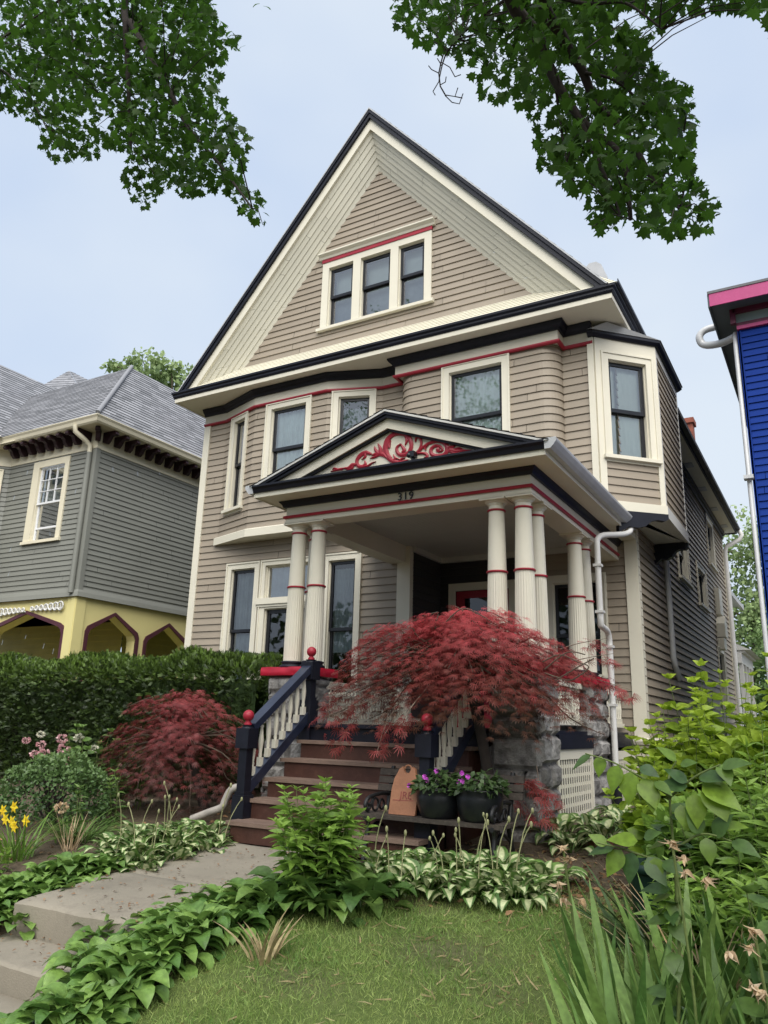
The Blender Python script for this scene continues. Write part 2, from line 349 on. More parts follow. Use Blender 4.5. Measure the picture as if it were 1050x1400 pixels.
# picture window with transom
h1=window(H,lo,x(-8.15),x(-6.97),3.50,4.19,cw=.08,single=True,curt=('curtain_dim',0,1),sill=False,fw=.02,sash='cream')
h2=window(H,lo,x(-8.15),x(-6.97),2.05,3.50,cw=.11,glass='glass_low',single=True,sill=True,fw=.06)
m=MB(); m.box(x(-8.2),0.03,3.46,x(-6.92),.075,3.56,lo); m.box(x(-8.18),.03,3.42,x(-6.94),.055,3.46,lo); m.build('transom_bar','cream',H)
V+=[h1,h2]
m=MB(); siding(m,lo,1.45,4.6,EX,lambda t:(0,x(-5.54)),V); m.build('wall','siding',H)
# corner boards
m=MB(); m.box(XL-.02,9.965,1.45,XL+.12,10.05,6.86); m.box(XL-.02,10.05,1.45,XL+.02,10.14,6.86); m.build('corner_board','cream',H)
m=MB(); m.box(-2.45,10.965,1.53,XR+.025,11.06,4.5); m.box(XR-.02,11.06,1.53,XR+.025,11.12,4.5); m.build('corner_board','cream',H)
# ---- bay base band
bp=[(-9.24,10.0),(-8.3,9.7),(-6.8,9.7),(-5.9,10.0)]
m=MB(); mould(m,bp,[(.0,4.555),(.05,4.555),(.05,4.68),(.02,4.7),(0,4.7)]); m.quad((-9.24,10,4.556),(-5.9,10,4.556),(-6.8,9.66,4.556),(-8.3,9.66,4.556)); m.build('bay_base_band','cream',H)
# ---- frieze, red line, navy crown
fz=[(XL-.02,9.99),(-9.2,9.99),(-8.3,9.69),(-6.8,9.69),(-5.92,9.99),(-5.52,9.99),(-5.52,9.73),(-2.94,9.73),(-2.94,9.99),(-2.5,9.99)]
m=MB(); mould(m,fz,[(-.01,6.905),(.02,6.905),(.02,7.19),(-.01,7.19)]); m.quad((-5.52,9.73,6.906),(-2.94,9.73,6.906),(-2.94,10.02,6.906),(-5.52,10.02,6.906)); m.build('frieze','cream',H)
m=MB(); mould(m,fz,[(.0,6.862),(.035,6.862),(.05,6.88),(.05,6.902),(.03,6.912),(0,6.912)]); m.build('frieze_molding','red',H)
m=MB(); mould(m,fz,[(.02,7.055),(.05,7.055),(.065,7.09),(.10,7.12),(.12,7.155),(.12,7.175),(.02,7.175)]); m.build('crown_molding','navy',H)
# ---- eave soffit and front cornice
m=MB(); m.box(-9.96,9.42,7.18,-2.09,10.6,7.20); m.box(-2.31,10.6,7.18,-2.09,12.7,7.2); m.box(-9.96,10.6,7.18,-9.6,13,7.2); m.build('soffit','cream',H)
m=MB(); m.box(-9.975,9.395,7.17,-2.075,9.42,7.245); m.box(-2.10,9.42,7.17,-2.075,12.7,7.245); m.box(-9.975,9.42,7.17,-9.95,13,7.245); m.build('fascia','cream',H)
def crown(y0,y1): return None
cp=[(-9.975,13),(-9.975,9.395),(-2.075,9.395),(-2.075,12.7)]
m=MB(); mould(m,cp,[(-.01,7.245),(.012,7.245),(.03,7.275),(.03,7.30),(.055,7.325),(.055,7.36),(-.01,7.36)]); m.build('cornice','navy',H)
m=MB(); mould(m,cp[2:],[(.0,7.362),(.075,7.362),(.095,7.385),(.095,7.43),(.085,7.43),(.085,7.39),(.0,7.38)]); m.build('eave_gutter','navy',H)
# ---- pent shelf below gable
GY=9.75; cx=-5.98
sh0=(9.385,7.372); sh1=(GY,7.75)
def Psh(s,d,t):
    f=(t-sh0[1])/(sh1[1]-sh0[1]); y=sh0[0]+(sh1[0]-sh0[0])*f
    return (s,y-d*.72,t+d*.69)
m=MB(); siding(m,Psh,7.372,7.76,.064,lambda t:(-9.97+ (t-7.372)/1.172,-1.995-(t-7.372)/1.172+.0),(),(),.012,.002,(.25,.6),.001); m.build('pent_shelf','cream_shingles',H)
# ---- gable wall
sl=3.17/2.70; gz0,gzA=7.74,10.91
Pg=lambda s,d,t:(s,GY-d,t)
gw=[]
gf=Fr((0,GY),(1,0))
wl=[(-6.97,-6.37),(-6.32,-5.64),(-5.59,-5.0)]
def gwin(s0,s1,z0,z1):
    return (s0,s1,z0,z1)
# one triple window
q=MB(); z0,z1=8.09,9.36; P=gf
xs=[-7.05,-6.92,-6.42,-6.27,-5.69,-5.54,-5.06,-4.93]
for a,b in ((0,1),(2,3),(4,5),(6,7)): q.box(xs[a],-.01,z0,xs[b],.036,z1,P)
for a,b in ((1,2),(3,4),(5,6)):
    q.box(xs[a],-.01,z1-.12,xs[b],.036,z1,P); q.box(xs[a],-.14,z1-.134,xs[b],-.01,z1-.12,P); q.box(xs[a],-.14,z0,xs[a]+.014,-.01,z1-.134,P); q.box(xs[b]-.014,-.14,z0,xs[b],-.01,z1-.134,P)
wt=q.build('window','cream',H); wt['label']='triple attic window in the gable'
q=MB(); q.box(-7.1,-.02,8.04,-4.88,.08,z0,P); q.build('sill','cream',wt)
q=MB(); q.prism([(0,9.425),(.06,9.425),(.075,9.46),(.12,9.5),(.12,9.525),(0,9.525)],lambda u,v,w:P(w,u,v),-7.11,-4.87); q.build('window_crown','cream',wt)
q=MB(); q.box(-7.06,0,z1,-4.92,.05,9.424,P); q.build('window_head','red',wt)
for a,b in ((1,2),(3,4),(5,6)):
    A0,A1,B0,B1=xs[a]+.014,xs[b]-.014,z0+.005,z1-.134; zm=(B0+B1)/2+.02; s1=MB(); g1=MB(); w=.05
    for y0,y1,d in ((zm-.02,B1,-.03),(B0,zm+.02,-.07)):
        s1.box(A0,d-.035,y0,A0+w,d,y1,P); s1.box(A1-w,d-.035,y0,A1,d,y1,P); s1.box(A0+w,d-.035,y0,A1-w,d,y0+w,P); s1.box(A0+w,d-.035,y1-w,A1-w,d,y1,P)
        g1.quad(P(A0+w,d-.018,y0+w),P(A1-w,d-.018,y0+w),P(A1-w,d-.018,y1-w),P(A0+w,d-.018,y1-w))
    s1.build('sash','sash_black',wt); g1.build('pane','glass',wt)
    c=MB(); c.quad(P(A0,-.2,B0),P(A1,-.2,B0),P(A1,-.2,zm+.02),P(A0,-.2,zm+.02)); c.build('curtain','curtain_dim',wt)
    c=MB(); c.quad(P(A0,-.19,zm),P(A1,-.19,zm),P(A1,-.19,B1),P(A0,-.19,B1)); c.build('blind','blind',wt)
gw=[(xs[a]-.005,xs[b]+.005,z0,z1-.11) for a,b in ((1,2),(3,4),(5,6))]
m=MB(); siding(m,Pg,gz0,gzA,.114,lambda t:(cx-max(0,(gzA-t)/sl),cx+max(0,(gzA-t)/sl)),gw,(),board=(.5,2.2)); m.build('gable_wall','siding',H)
# ---- flared boards under the rakes
SLO=1.172; ca=math.cos(math.atan(SLO)); zr=11.905; yR=9.4
def rake_pt(side,dperp,zz,y):
    """point on the line dperp below the roof line at height zz"""
    top=zr-dperp/ca; return (cx+side*(top-zz)/SLO,y,zz)
for sd in (-1,1):
    m=MB(); d0_,d1_=.25,.655; y0,y1=9.445,GY
    nO=np.array([-.62*sd*-1*0,-.8,-.6])
    def Pf(s,d,t):
        # t 0 inner edge (at the wall) .. 1 outer edge; s from base 0 to apex 1
        f=t; dp=d1_+(d0_-d1_)*f; y=y1+(y0-y1)*f; zb=7.75+(7.40-7.75)*f; za=zr-dp/ca
        z=zb+(za-zb)*s; p=rake_pt(sd,dp,z,y); return (p[0]-sd*.45*d,p[1]-.75*d,p[2]-.45*d)
    siding(m,Pf,0,1,.1667,lambda t:(0,1),(),(),.012,.001,(.15,.4),.0004); m.build('gable_board','cream_boards',H)
# ---- rakes: cream flat, navy mould, drip edge
def rake(mb,dA,dB,y0,y1,zl=7.36):
    for sd in (-1,1):
        pts=[]
        for dp in (dA,dB):
            pts.append((rake_pt(sd,dp,zl,0),(cx,0,zr-dp/ca)))
        (A,Ta),(B,Tb)=pts
        poly=[(A[0],zl),(Ta[0],Ta[2]),(Tb[0],Tb[2]),(B[0],zl)]
        mb.prism(poly,lambda u,v,w:(u,w,v),y0,y1)
m=MB(); rake(m,.125,.262,9.40,9.47); m.build('rake_board','cream',H)
m=MB(); rake(m,.02,.125,9.355,9.47); rake(m,.02,.065,9.335,9.355); m.build('rake_molding','navy',H)
m=MB(); rake(m,.0,.02,9.325,9.47); m.build('drip_edge','vent_metal',H)
# roof slabs
m=MB()
for sd in (-1,1):
    e=cx+sd*(zr-7.36)/SLO
    a=np.array([e,0,7.36]); b=np.array([cx,0,zr]); nrm=np.array([sd*SLO,0,1.])/math.hypot(SLO,1)
    rows=34
    for i in range(rows):
        p=a+(b-a)*i/rows; q=a+(b-a)*(i+1)/rows; o1=nrm*.006; o2=nrm*.001; y=9.335+ (i%2)*.1
        ys=[9.335]+[9.335+.1+ .3*k + (i%2)*.15 for k in range(11)]+[12.8]
        for u,v in zip(ys,ys[1:]):
            m.quad((*(p+o1)[[0]],u,(p+o1)[2]),(*(p+o1)[[0]],v,(p+o1)[2]),((q+o2)[0],v,(q+o2)[2]),((q+o2)[0],u,(q+o2)[2]),a=rnd.random())
        m.quad((p[0],9.335,p[2]),(p[0],12.8,p[2]),((p+o1)[0],12.8,(p+o1)[2]),((p+o1)[0],9.335,(p+o1)[2]))
    m.quad((e,9.335,7.355),(e,12.8,7.355),(cx,12.8,zr-.005),(cx,9.335,zr-.005))
rf=m.build('roof','shingles_dark',H)
m=MB(); m.prism([(-9.9,7.2),(-2.1,7.2),(cx,11.85)],lambda u,v,w:(u,w,v),12.76,12.8); m.build('rear_gable_wall','siding',H)
# roof vent on right slope
m=MB(); vx,vy,vz=-2.66,11.0,8.68
m.prism([(-.2,-.75),(.2,-.75),(.2,-.25),(.10,.06),(.02,.13),(-.09,.13),(-.17,.05),(-.2,-.1)],lambda u,v,w:(vx+u,w,vz+v),vy-.02,vy+.3); m.box(vx-.22,vy+.05,vz-.75,vx+.22,vy+.35,vz-.3); m.build('roof_vent','vent_metal',rf)
# ---- rear block
m=MB(); zs=6.72
m.box(XR,12.75,zs,-1.95,21.6,zs+.02); m.build('rear_soffit','cream',H)
for k in range(5): m=MB(); m.box(-2.2,13.6+k*1.75,zs-.012,-2.05,13.9+k*1.75,zs-.002); m.build('soffit_vent','vent_metal',H)
m=MB(); m.box(-1.95,12.7,zs-.03,-1.92,21.65,zs+.1); m.box(-1.92,12.7,zs+.02,-1.83,21.65,zs+.1); m.box(XR-.0,12.75,6.52,XR+.06,21.4,zs); m.box(XR,12.75,6.6,XR+.1,21.4,zs-.001); m.box(-2.3,21.6,zs-.03,-1.92,21.65,zs+.1); m.build('rear_cornice','foundation_dark',H)
m=MB(); m.prism([(-1.86,zs+.1),(-9.9,zs+.1),(-5.9,10.2)],lambda u,v,w:(u,w,v),12.82,21.7); m.build('rear_roof','shingles_dark',H)
m=MB(); m.box(-2.62,18.1,7.0,-2.33,18.4,8.6); m.box(-2.65,18.05,8.6,-2.29,18.45,8.72); m.build('chimney','brick_red',H)
# right side wall
sd=Fr((XR,11),(0,1)); y=lambda v:v-11
SH=[]
SH.append(window(H,sd,y(14.35),y(15.5),4.32,5.5,cw=.1,meet=.5,glass='glass_dark'))
SH.append(window(H,sd,y(16.5),y(17.7),4.14,5.0,cw=.1,single=True,glass='glass_dark'))
SH.append(window(H,sd,y(18.5),y(19.6),5.35,6.5,cw=.1,meet=.5,glass='glass_dark'))
SH.append(window(H,sd,y(18.7),y(19.75),2.2,3.5,cw=.1,meet=.5,glass='glass_dark'))
m=MB(); siding(m,sd,1.53,6.6,EX,lambda t:(0,10.4),SH,(),th=.026); m.build('side_wall','siding',H)
m=MB(); m.box(y(19.0),0,4.25,y(19.5),.12,4.85,sd); m.build('side_vent_box','cream',H)
m=MB(); m.box(y(18.85),0,3.72,y(19.25),.2,4.02,sd); m.prism([(y(18.85),4.02),(y(19.25),4.02),(y(19.05),4.2)],lambda u,v,w:sd(u,w,v),0,.2); m.box(y(18.85),0,3.45,y(19.25),.16,3.70,sd); m.build('meter_box','cream',H)
m=MB(); m.tube([sd(y(12.98),.06,4.5),sd(y(13.02),.06,2.75),sd(y(13.1),.07,2.62),sd(y(13.35),.07,2.45)],.045,8); m.build('drain_pipe','metal_gutter',H)
m=MB(); m.tube([(-1.86,21.5,6.74),(-1.8,21.5,6.62),(-1.86,21.5,6.5),(-2.18,21.42,6.33),(-2.22,21.4,6.2),(-2.22,21.4,1.2)],.06,8); m.build('rear_downspout','white_trim',H)
m=MB(); m.box(XR-.1,21.34,1.5,XR+.03,21.5,6.55); m.build('corner_board','cream',H)
# closing walls (left side, back, floors)
lf=Fr((XL,13),(0,-1))
m=MB(); siding(m,lf,1.45,7.19,EX,lambda t:(0,3.0)); m.build('left_wall','siding',H)
m=MB(); m.box(-9.7,21.4,.5,-2.35,21.45,6.7); m.box(-9.7,13,.5,-9.65,21.4,7.0); m.box(-9.9,12.76,6.6,-2.32,12.8,7.2); m.build('rear_wall','siding',H)
m=MB(); m.box(-9.65,10.4,1.6,-5.6,21.3,1.64); m.box(-5.6,11.3,1.6,-2.4,21.3,1.64); m.box(-9.65,10.3,4.62,-5.7,21.3,4.66); m.box(-9.0,10.0,7.72,-3.0,12.7,7.74); m.box(-9.6,13.4,1.7,-2.4,13.44,6.9); m.build('interior_floor','interior',H)
# side wall of the upper storey behind the oriel, and overhang soffit
us=Fr((XR,10.3),(0,1))
m=MB(); siding(m,us,4.42,7.19,EX,lambda t:(0,.7)); m.build('side_wall','siding',H)
m=MB(); siding(m,Fr((-2.96,10),(1,0)),4.40,4.57,EX,lambda t:(0,.5)); m.build('wall','siding',H)
m=MB(); m.box(-5.45,9.99,4.38,-2.29,11.02,4.40); m.build('overhang_soffit','ceiling_white',H)
# ---- rear wing and its little porch
m=MB(); rw=Fr((-2.75,21.5),(0,1)); siding(m,rw,1.2,4.9,EX,lambda t:(0,3)); m.build('rear_wing_wall','siding',H)
m=MB(); m.box(-3.2,21.52,5.2,-2.25,24.6,5.24); m.prism([(-2.2,5.24),(-6,5.24),(-4.2,6.3)],lambda u,v,w:(u,w,v),21.52,24.7); m.box(-2.28,21.52,5.12,-2.2,24.7,5.24); m.build('rear_wing_roof','vent_metal',H)
m=MB(); m.box(-2.72,21.6,3.62,-2.0,24.4,3.68); m.prism([(-1.85,3.68),(-2.75,3.68),(-2.75,4.1)],lambda u,v,w:(u,w,v),21.55,24.5); m.box(-2.7,21.55,3.36,-2.08,21.65,3.62); m.box(-2.18,21.65,3.36,-2.08,24.4,3.62); m.build('rear_porch_roof','white_trim',H)
for k in range(4):
    m=MB(); m.box(-2.17,21.62+k*.75,1.2,-2.07,21.72+k*.75,3.36); m.build('rear_porch_post','white_trim',H)
# water table + foundation
m=MB(); mould(m,[(-2.52,10.96),(XR+.02,10.96),(XR+.02,21.5)],[(0,1.45),(.07,1.45),(.09,1.49),(.09,1.51),(.0,1.54)]); mould(m,[(-2.52,10.98),(XR+.0,10.98),(XR+.0,11.0)],[(0,1.3),(.02,1.3),(.05,1.44),(0,1.45)]); m.build('water_table','cream',H)
# ---- oriel
O=MB(); of=Fr((-2.5,10),(1,1)); OL=.976
oz0,oz1=4.56,6.98
wo=window(H,of,.1,.9,5.22,6.76,cw=.1,meet=.48,curt=('blind',0,1,.003),sill=True,fw=.05,label='tall window of the corner oriel')
m=MB(); m.box(0,-.02,oz0,.1,.03,oz1,of); m.box(.9,-.02,oz0,OL,.03,oz1,of); m.box(.1,-.02,6.77,.9,.03,oz1,of); m.box(.0,-.02,oz0-.14,OL+.01,.045,oz0+.02,of)
m.box(-2.58,9.955,oz0-.1,-2.495,10.02,6.96)
m.build('oriel_frame','cream',H)
m=MB(); siding(m,of,oz0+.02,5.14,EX,lambda t:(.1,.9)); m.build('oriel_panel','siding',H)
os_=Fr((-1.81,10.69),(0,1))
m=MB(); siding(m,os_,oz0+.02,6.85,EX,lambda t:(.05,1.62),th=.017); siding(m,Fr((-1.81,12.36),(-1,.6)),oz0,6.9,EX,lambda t:(0,.6)); m.build('oriel_wall','siding',H)
m=MB(); m.box(0,-.02,oz0-.14,1.67,.035,oz0+.02,os_); m.box(0.0,-.02,oz0+.02,.05,.02,6.96,os_); m.box(1.62,-.02,oz0+.02,1.67,.02,6.96,os_); m.box(0.05,-.02,6.85,1.62,.02,6.98,os_); m.build('oriel_trim','white_trim',H)
m=MB(); m.quad((-2.5,10,oz0-.12),(-1.82,10.68,oz0-.12),(-1.82,12.36,oz0-.12),(-2.3,12.75,oz0-.12),(-2.3,10,oz0-.12)); m.build('oriel_soffit','white_trim',H)
op=[(-2.56,9.95),(-2.5,9.95),(-1.775,10.675),(-1.775,12.4),(-2.3,12.8)]
m=MB(); mould(m,op,[(-.05,6.965),(.02,6.965),(.06,7.0),(.06,7.035),(-.05,7.05)]); m.build('oriel_cornice','navy',H)
m=MB(); m.add([(-2.56,9.88,7.055),(-2.5,9.88,7.055),(-1.70,10.66,7.045),(-1.70,12.45,7.045),(-2.3,12.8,7.06),(-2.3,10,7.17)],[(0,1,5),(1,2,5),(2,3,5),(3,4,5)]); m.build('oriel_roof','vent_metal',H)
# brackets
def bracket(P,t=.07,mat='navy'):
    prof=[(0,0),(.62,0),(.62,-.07),(.57,-.1),(.48,-.09),(.40,-.12),(.33,-.19),(.24,-.22),(.13,-.21),(.06,-.26),(0,-.30)]
    m=MB(); m.prism(prof,P,-t,t); m.build('bracket',mat,H)
bracket(lambda u,v,w:(-2.32+u*.88+w*.5,10.08+u*.80-w*.5,4.43+v),.05)
bracket(lambda u,v,w:(-2.3+u*.82,12.33+w,4.43+v*1.1),.06)
# ================================================================ PORCH (part of the house)
PX0,PX1,PY=-5.68,-2.55,7.35
ent=[(PX0,9.98),(PX0,PY),(PX1,PY),(PX1,11.0)]
m=MB(); mould(m,ent,[(-.26,3.95),(0,3.95),(0,4.26),(-.26,4.26)]); mould(m,ent,[(0,3.95),(.012,3.95),(.012,3.985),(0,3.99)]); ENT=m.build('entablature','cream',H)
m=MB(); mould(m,ent,[(0,4.012),(.025,4.012),(.032,4.03),(.025,4.045),(0,4.048)]); m.build('red_band','red',ENT)
m=MB(); mould(m,ent,[(0,4.15),(.03,4.15),(.045,4.185),(.075,4.215),(.075,4.228),(0,4.228)]); m.build('cornice','navy',H)
# porch ceiling
m=MB()
for i in range(40):
    x0=-5.42+i*.0655
    m.box(x0,7.6,4.205,x0+.064,11.0,4.225)
m.box(-5.45,7.58,4.226,-2.75,11,4.24)
m.box(-2.75,7.58,4.0,-2.81,11,4.2); m.build('porch_ceiling','ceiling_white',H)
m=MB(); m.box(-5.34,10.93,4.12,-2.82,11.0,4.203); m.box(-5.36,10.02,4.12,-5.29,10.93,4.203); m.build('ceiling_molding','ceiling_white',H)
# eaves soffit + cornice + pediment
EX0,EX1,EY=-5.92,-2.27,7.0
m=MB(); m.box(EX0+.02,EY+.02,4.225,EX1-.02,PY-.0,4.245); m.box(EX0+.02,PY,4.225,PX0,9.97,4.245); m.box(PX1,PY,4.225,EX1-.02,10.95,4.245); m.build('porch_soffit','cream',H)
m=MB(); m.box(EX0,EY,4.215,EX1,EY+.02,4.272); m.box(EX1-.02,EY+.02,4.215,EX1,10.9,4.30); m.box(EX0,EY+.02,4.215,EX0+.02,9.97,4.30); m.build('porch_fascia','cream',H)
m=MB(); mould(m,[(EX0-.0,EY),(EX1+.0,EY)],[(0,4.272),(.02,4.272),(.035,4.31),(.06,4.335),(.06,4.358),(0,4.362)]); m.box(EX0+.1,EY,4.362,EX1-.1,EY+.14,4.372); m.build('pediment_cornice','navy',H)
pcx=-4.095; pz=5.02; ps=.362
pca=math.cos(math.atan(ps))
def prake(mb,dA,dB,y0,y1,zl):
    for sd in (-1,1):
        f=lambda dp,zz:(pcx+sd*(pz-dp/pca-zz)/ps,zz)
        A=f(dA,zl); B=f(dB,zl)
        mb.prism([A,(pcx,pz-dA/pca),(pcx,pz-dB/pca),B],lambda u,v,w:(u,w,v),y0,y1)
m=MB(); prake(m,.0,.022,EY-.045,EY+.1,4.345); m.build('drip_edge','white_trim',H)
m=MB(); prake(m,.022,.05,EY-.035,EY+.1,4.345); prake(m,.05,.082,EY-.015,EY+.1,4.345); m.build('pediment_rake','navy',H)
m=MB(); prake(m,.082,.19,EY+.03,EY+.1,4.36); m.build('pediment_board','cream',H)
m=MB(); prake(m,.19,.212,EY+.055,EY+.1,4.36); m.build('pediment_line','navy',H)
ty=EY+.10
m=MB(); m.prism([(pcx-1.45,4.36),(pcx+1.45,4.36),(pcx,4.36+1.45*ps)],lambda u,v,w:(u,w,v),ty,ty+.03); TY=m.build('pediment_panel','cream',H)
# scroll ornament traced as carved strokes with real thickness
def cv(px): return [at(440+a/4.375,560+b/4.375,'y',ty) for a,b in px]
def smooth(P,n=6):
    P=[np.array(p) for p in P]; out=[]
    for i in range(len(P)-1):
        p0=P[max(i-1,0)];p1=P[i];p2=P[i+1];p3=P[min(i+2,len(P)-1)]
        for k in range(n):
            t=k/n; out.append(.5*((2*p1)+(-p0+p2)*t+(2*p0-5*p1+4*p2-p3)*t*t+(-p0+3*p1-3*p2+p3)*t**3))
    out.append(P[-1]); return out
def stroke(mb,px,w):
    P=smooth(cv(px)); n=len(P); Lf=[];Rt=[]
    for i,p in enumerate(P):
        t=P[min(i+1,n-1)]-P[max(i-1,0)]; t=t/np.linalg.norm(t); nn=np.array([-t[2],0,t[0]])
        f=i/(n-1)*(len(w)-1); k=min(int(f),len(w)-2); ww=(w[k]*(1-(f-k))+w[k+1]*(f-k))*.0021/2
        Lf.append(p+nn*ww);Rt.append(p-nn*ww)
    for i in range(n-1):
        a,b,c,d=Lf[i],Lf[i+1],Rt[i+1],Rt[i]; e=np.array([0,-.012,0]); m0=(a+d)/2+np.array([0,-.02,0]); m1=(b+c)/2+np.array([0,-.02,0])
        mb.quad(a+e,b+e,m1,m0); mb.quad(m0,m1,c+e,d+e); mb.quad(a,b,b+e,a+e); mb.quad(d,c,c+e,d+e)
m=MB()
stroke(m,[(418,292),(388,262),(384,222),(398,176),(440,147),(490,146),(525,172),(537,210),(528,248),(500,270),(465,268),(450,245),(455,222),(478,205)],[10,26,34,26,22,24,24,22,22,22,20,18,14,4])
stroke(m,[(470,205),(485,225),(495,245),(480,258)],[4,16,22,10]); stroke(m,[(415,185),(402,205),(408,232)],[4,26,6]); stroke(m,[(500,160),(510,185),(500,215)],[8,18,4])
stroke(m,[(388,240),(398,282),(425,308),(470,315),(520,303)],[18,28,22,16,8])
stroke(m,[(432,310),(440,292),(432,275)],[18,16,3]); stroke(m,[(465,312),(478,298),(500,290)],[16,12,3]); stroke(m,[(430,270),(442,290),(470,300)],[2,10,3])
stroke(m,[(392,290),(372,270),(340,264),(300,275)],[10,26,26,4])
stroke(m,[(352,262),(352,235),(338,205)],[30,22,3]); stroke(m,[(340,262),(322,240),(318,222)],[20,16,3]); stroke(m,[(345,268),(318,285),(290,292)],[18,12,3])
stroke(m,[(300,268),(265,258),(232,275),(212,305),(218,335),(242,342),(262,328),(258,308)],[10,22,24,20,20,20,16,6])
stroke(m,[(262,262),(260,285),(240,300)],[16,14,3]); stroke(m,[(240,345),(275,338),(300,322),(325,312)],[14,12,8,3])
stroke(m,[(215,330),(185,332),(160,350),(120,352)],[8,22,16,3]); stroke(m,[(190,335),(180,355),(150,362)],[14,12,3]); stroke(m,[(130,355),(100,360),(55,372)],[14,14,3]); stroke(m,[(95,358),(75,352),(65,360)],[12,8,3])
stroke(m,[(562,195),(565,172),(585,168),(597,195),(590,232),(572,258),(560,275)],[6,12,14,13,14,16,18])
stroke(m,[(575,258),(605,228),(650,200),(700,190),(742,208),(752,240),(735,270),(695,280),(660,268),(655,240),(680,218),(712,225),(722,245),(700,256)],[16,14,16,18,22,24,22,22,20,18,16,14,12,5])
stroke(m,[(690,235),(700,243),(708,240)],[20,26,20]); stroke(m,[(640,210),(620,232),(625,245)],[3,12,3])
stroke(m,[(575,262),(605,262),(628,268),(632,285),(615,288)],[14,12,16,14,5])
stroke(m,[(752,232),(775,228),(800,218)],[10,24,3]); stroke(m,[(765,240),(800,250),(845,248),(898,243)],[30,24,14,3]); stroke(m,[(775,255),(800,262),(835,256)],[18,12,3]); stroke(m,[(800,240),(825,232),(845,238)],[14,10,3])
m.build('scroll_ornament','red',TY)
m=MB(); p=at(440+545/4.375,560+278/4.375,'y',ty-.05); m.box(p[0]-.035,p[1]-.05,p[2]-.02,p[0]+.035,p[1]+.03,p[2]+.045); m.tube([(p[0],p[1],p[2]-.07),(p[0],p[1],p[2]-.02)],.02,8); m.ball((p[0]-.03,p[1]-.04,p[2]),.028); m.build('flood_light','sash_black',TY)
# house number
cu_=bpy.data.curves.new('house_number','FONT'); cu_.body='319'; cu_.size=.125; cu_.extrude=.006; cu_.space_character=1.15
to=bpy.data.objects.new('tmp',cu_); COL.objects.link(to); dg=bpy.context.evaluated_depsgraph_get(); me=bpy.data.meshes.new_from_object(to.evaluated_get(dg)); bpy.data.objects.remove(to)
nb=bpy.data.objects.new('house_number',me); COL.objects.link(nb); me.materials.append(MAT['sash_black']); nb.parent=ENT; og=ORG[ENT.name]
nb.location=(-4.115-og[0],PY-.012-og[1],4.056-og[2]); nb.rotation_euler=(pi/2,0,0)
# porch roof
m=MB()
for sd in (-1,1):
    ex=pcx+sd*(pz-4.345)/ps; nr=np.array([sd*ps,0,1])/math.hypot(ps,1); a=np.array([ex,0,4.345]); b=np.array([pcx,0,pz]); R=14
    for i in range(R):
        p=a+(b-a)*i/R+nr*.018; q=a+(b-a)*(i+1)/R+nr*.006; ys=[EY-.05]+[EY+.1+.28*k+(i%2)*.14 for k in range(11)]+[10.95 if sd>0 else 9.99]
        ys=[v for v in ys if v<=ys[-1]]
        for u,v in zip(ys,ys[1:]): m.quad((p[0],u,p[2]),(p[0],v,p[2]),(q[0],v,q[2]),(q[0],u,q[2]),a=rnd.random())
        m.quad((p[0],EY-.05,p[2]-.016),(p[0],9.9,p[2]-.016),(p[0],9.9,p[2]),(p[0],EY-.05,p[2]))
    m.quad((ex,EY+.1,4.34),(ex,9.99,4.34),(pcx,9.99,pz-.006),(pcx,EY+.1,pz-.006))
m.build('porch_roof','shingles_dark',H)
# gutters
def gutter(x0,sd,y0,y1,z):
    m=MB(); pr=[(0,0),(.0,.11),(.115,.11),(.125,.095),(.12,.07),(.09,.03),(.06,0)]
    m.prism(pr,lambda u,v,w:(x0+sd*u,w,z+v),y0,y1); return m
gutter(EX1,1,EY-.03,10.6,4.265).build('porch_gutter','metal_gutter',H); gutter(EX0,-1,EY-.03,9.95,4.265).build('porch_gutter','metal_gutter',H)
m=MB()
path=[(-2.19,10.25,4.27),(-2.19,10.2,4.16),(-2.25,10.0,4.08),(-2.38,9.55,3.98),(-2.42,9.42,3.9),(-2.42,9.38,3.78),(-2.42,9.38,2.92),(-2.42,9.42,2.83),(-2.42,9.66,2.80),(-2.42,9.74,2.72),(-2.42,9.76,2.5),(-2.42,9.76,1.15)]
m.tube(smooth(path,3),.038,8,sx=1.0); 
for z in (3.55,2.98,2.6,1.9): m.box(-2.47,9.33 if z>2.8 else 9.71,z,-2.372,9.43 if z>2.8 else 9.81,z+.03)
m.build('downspout','white_trim',H)
m=MB(); m.tube([(-2.42,9.76,1.2),(-2.42,9.76,1.12),(-2.42,9.76,.5)],[.065,.06,.055],10); m.build('drain_boot','sash_black',H)
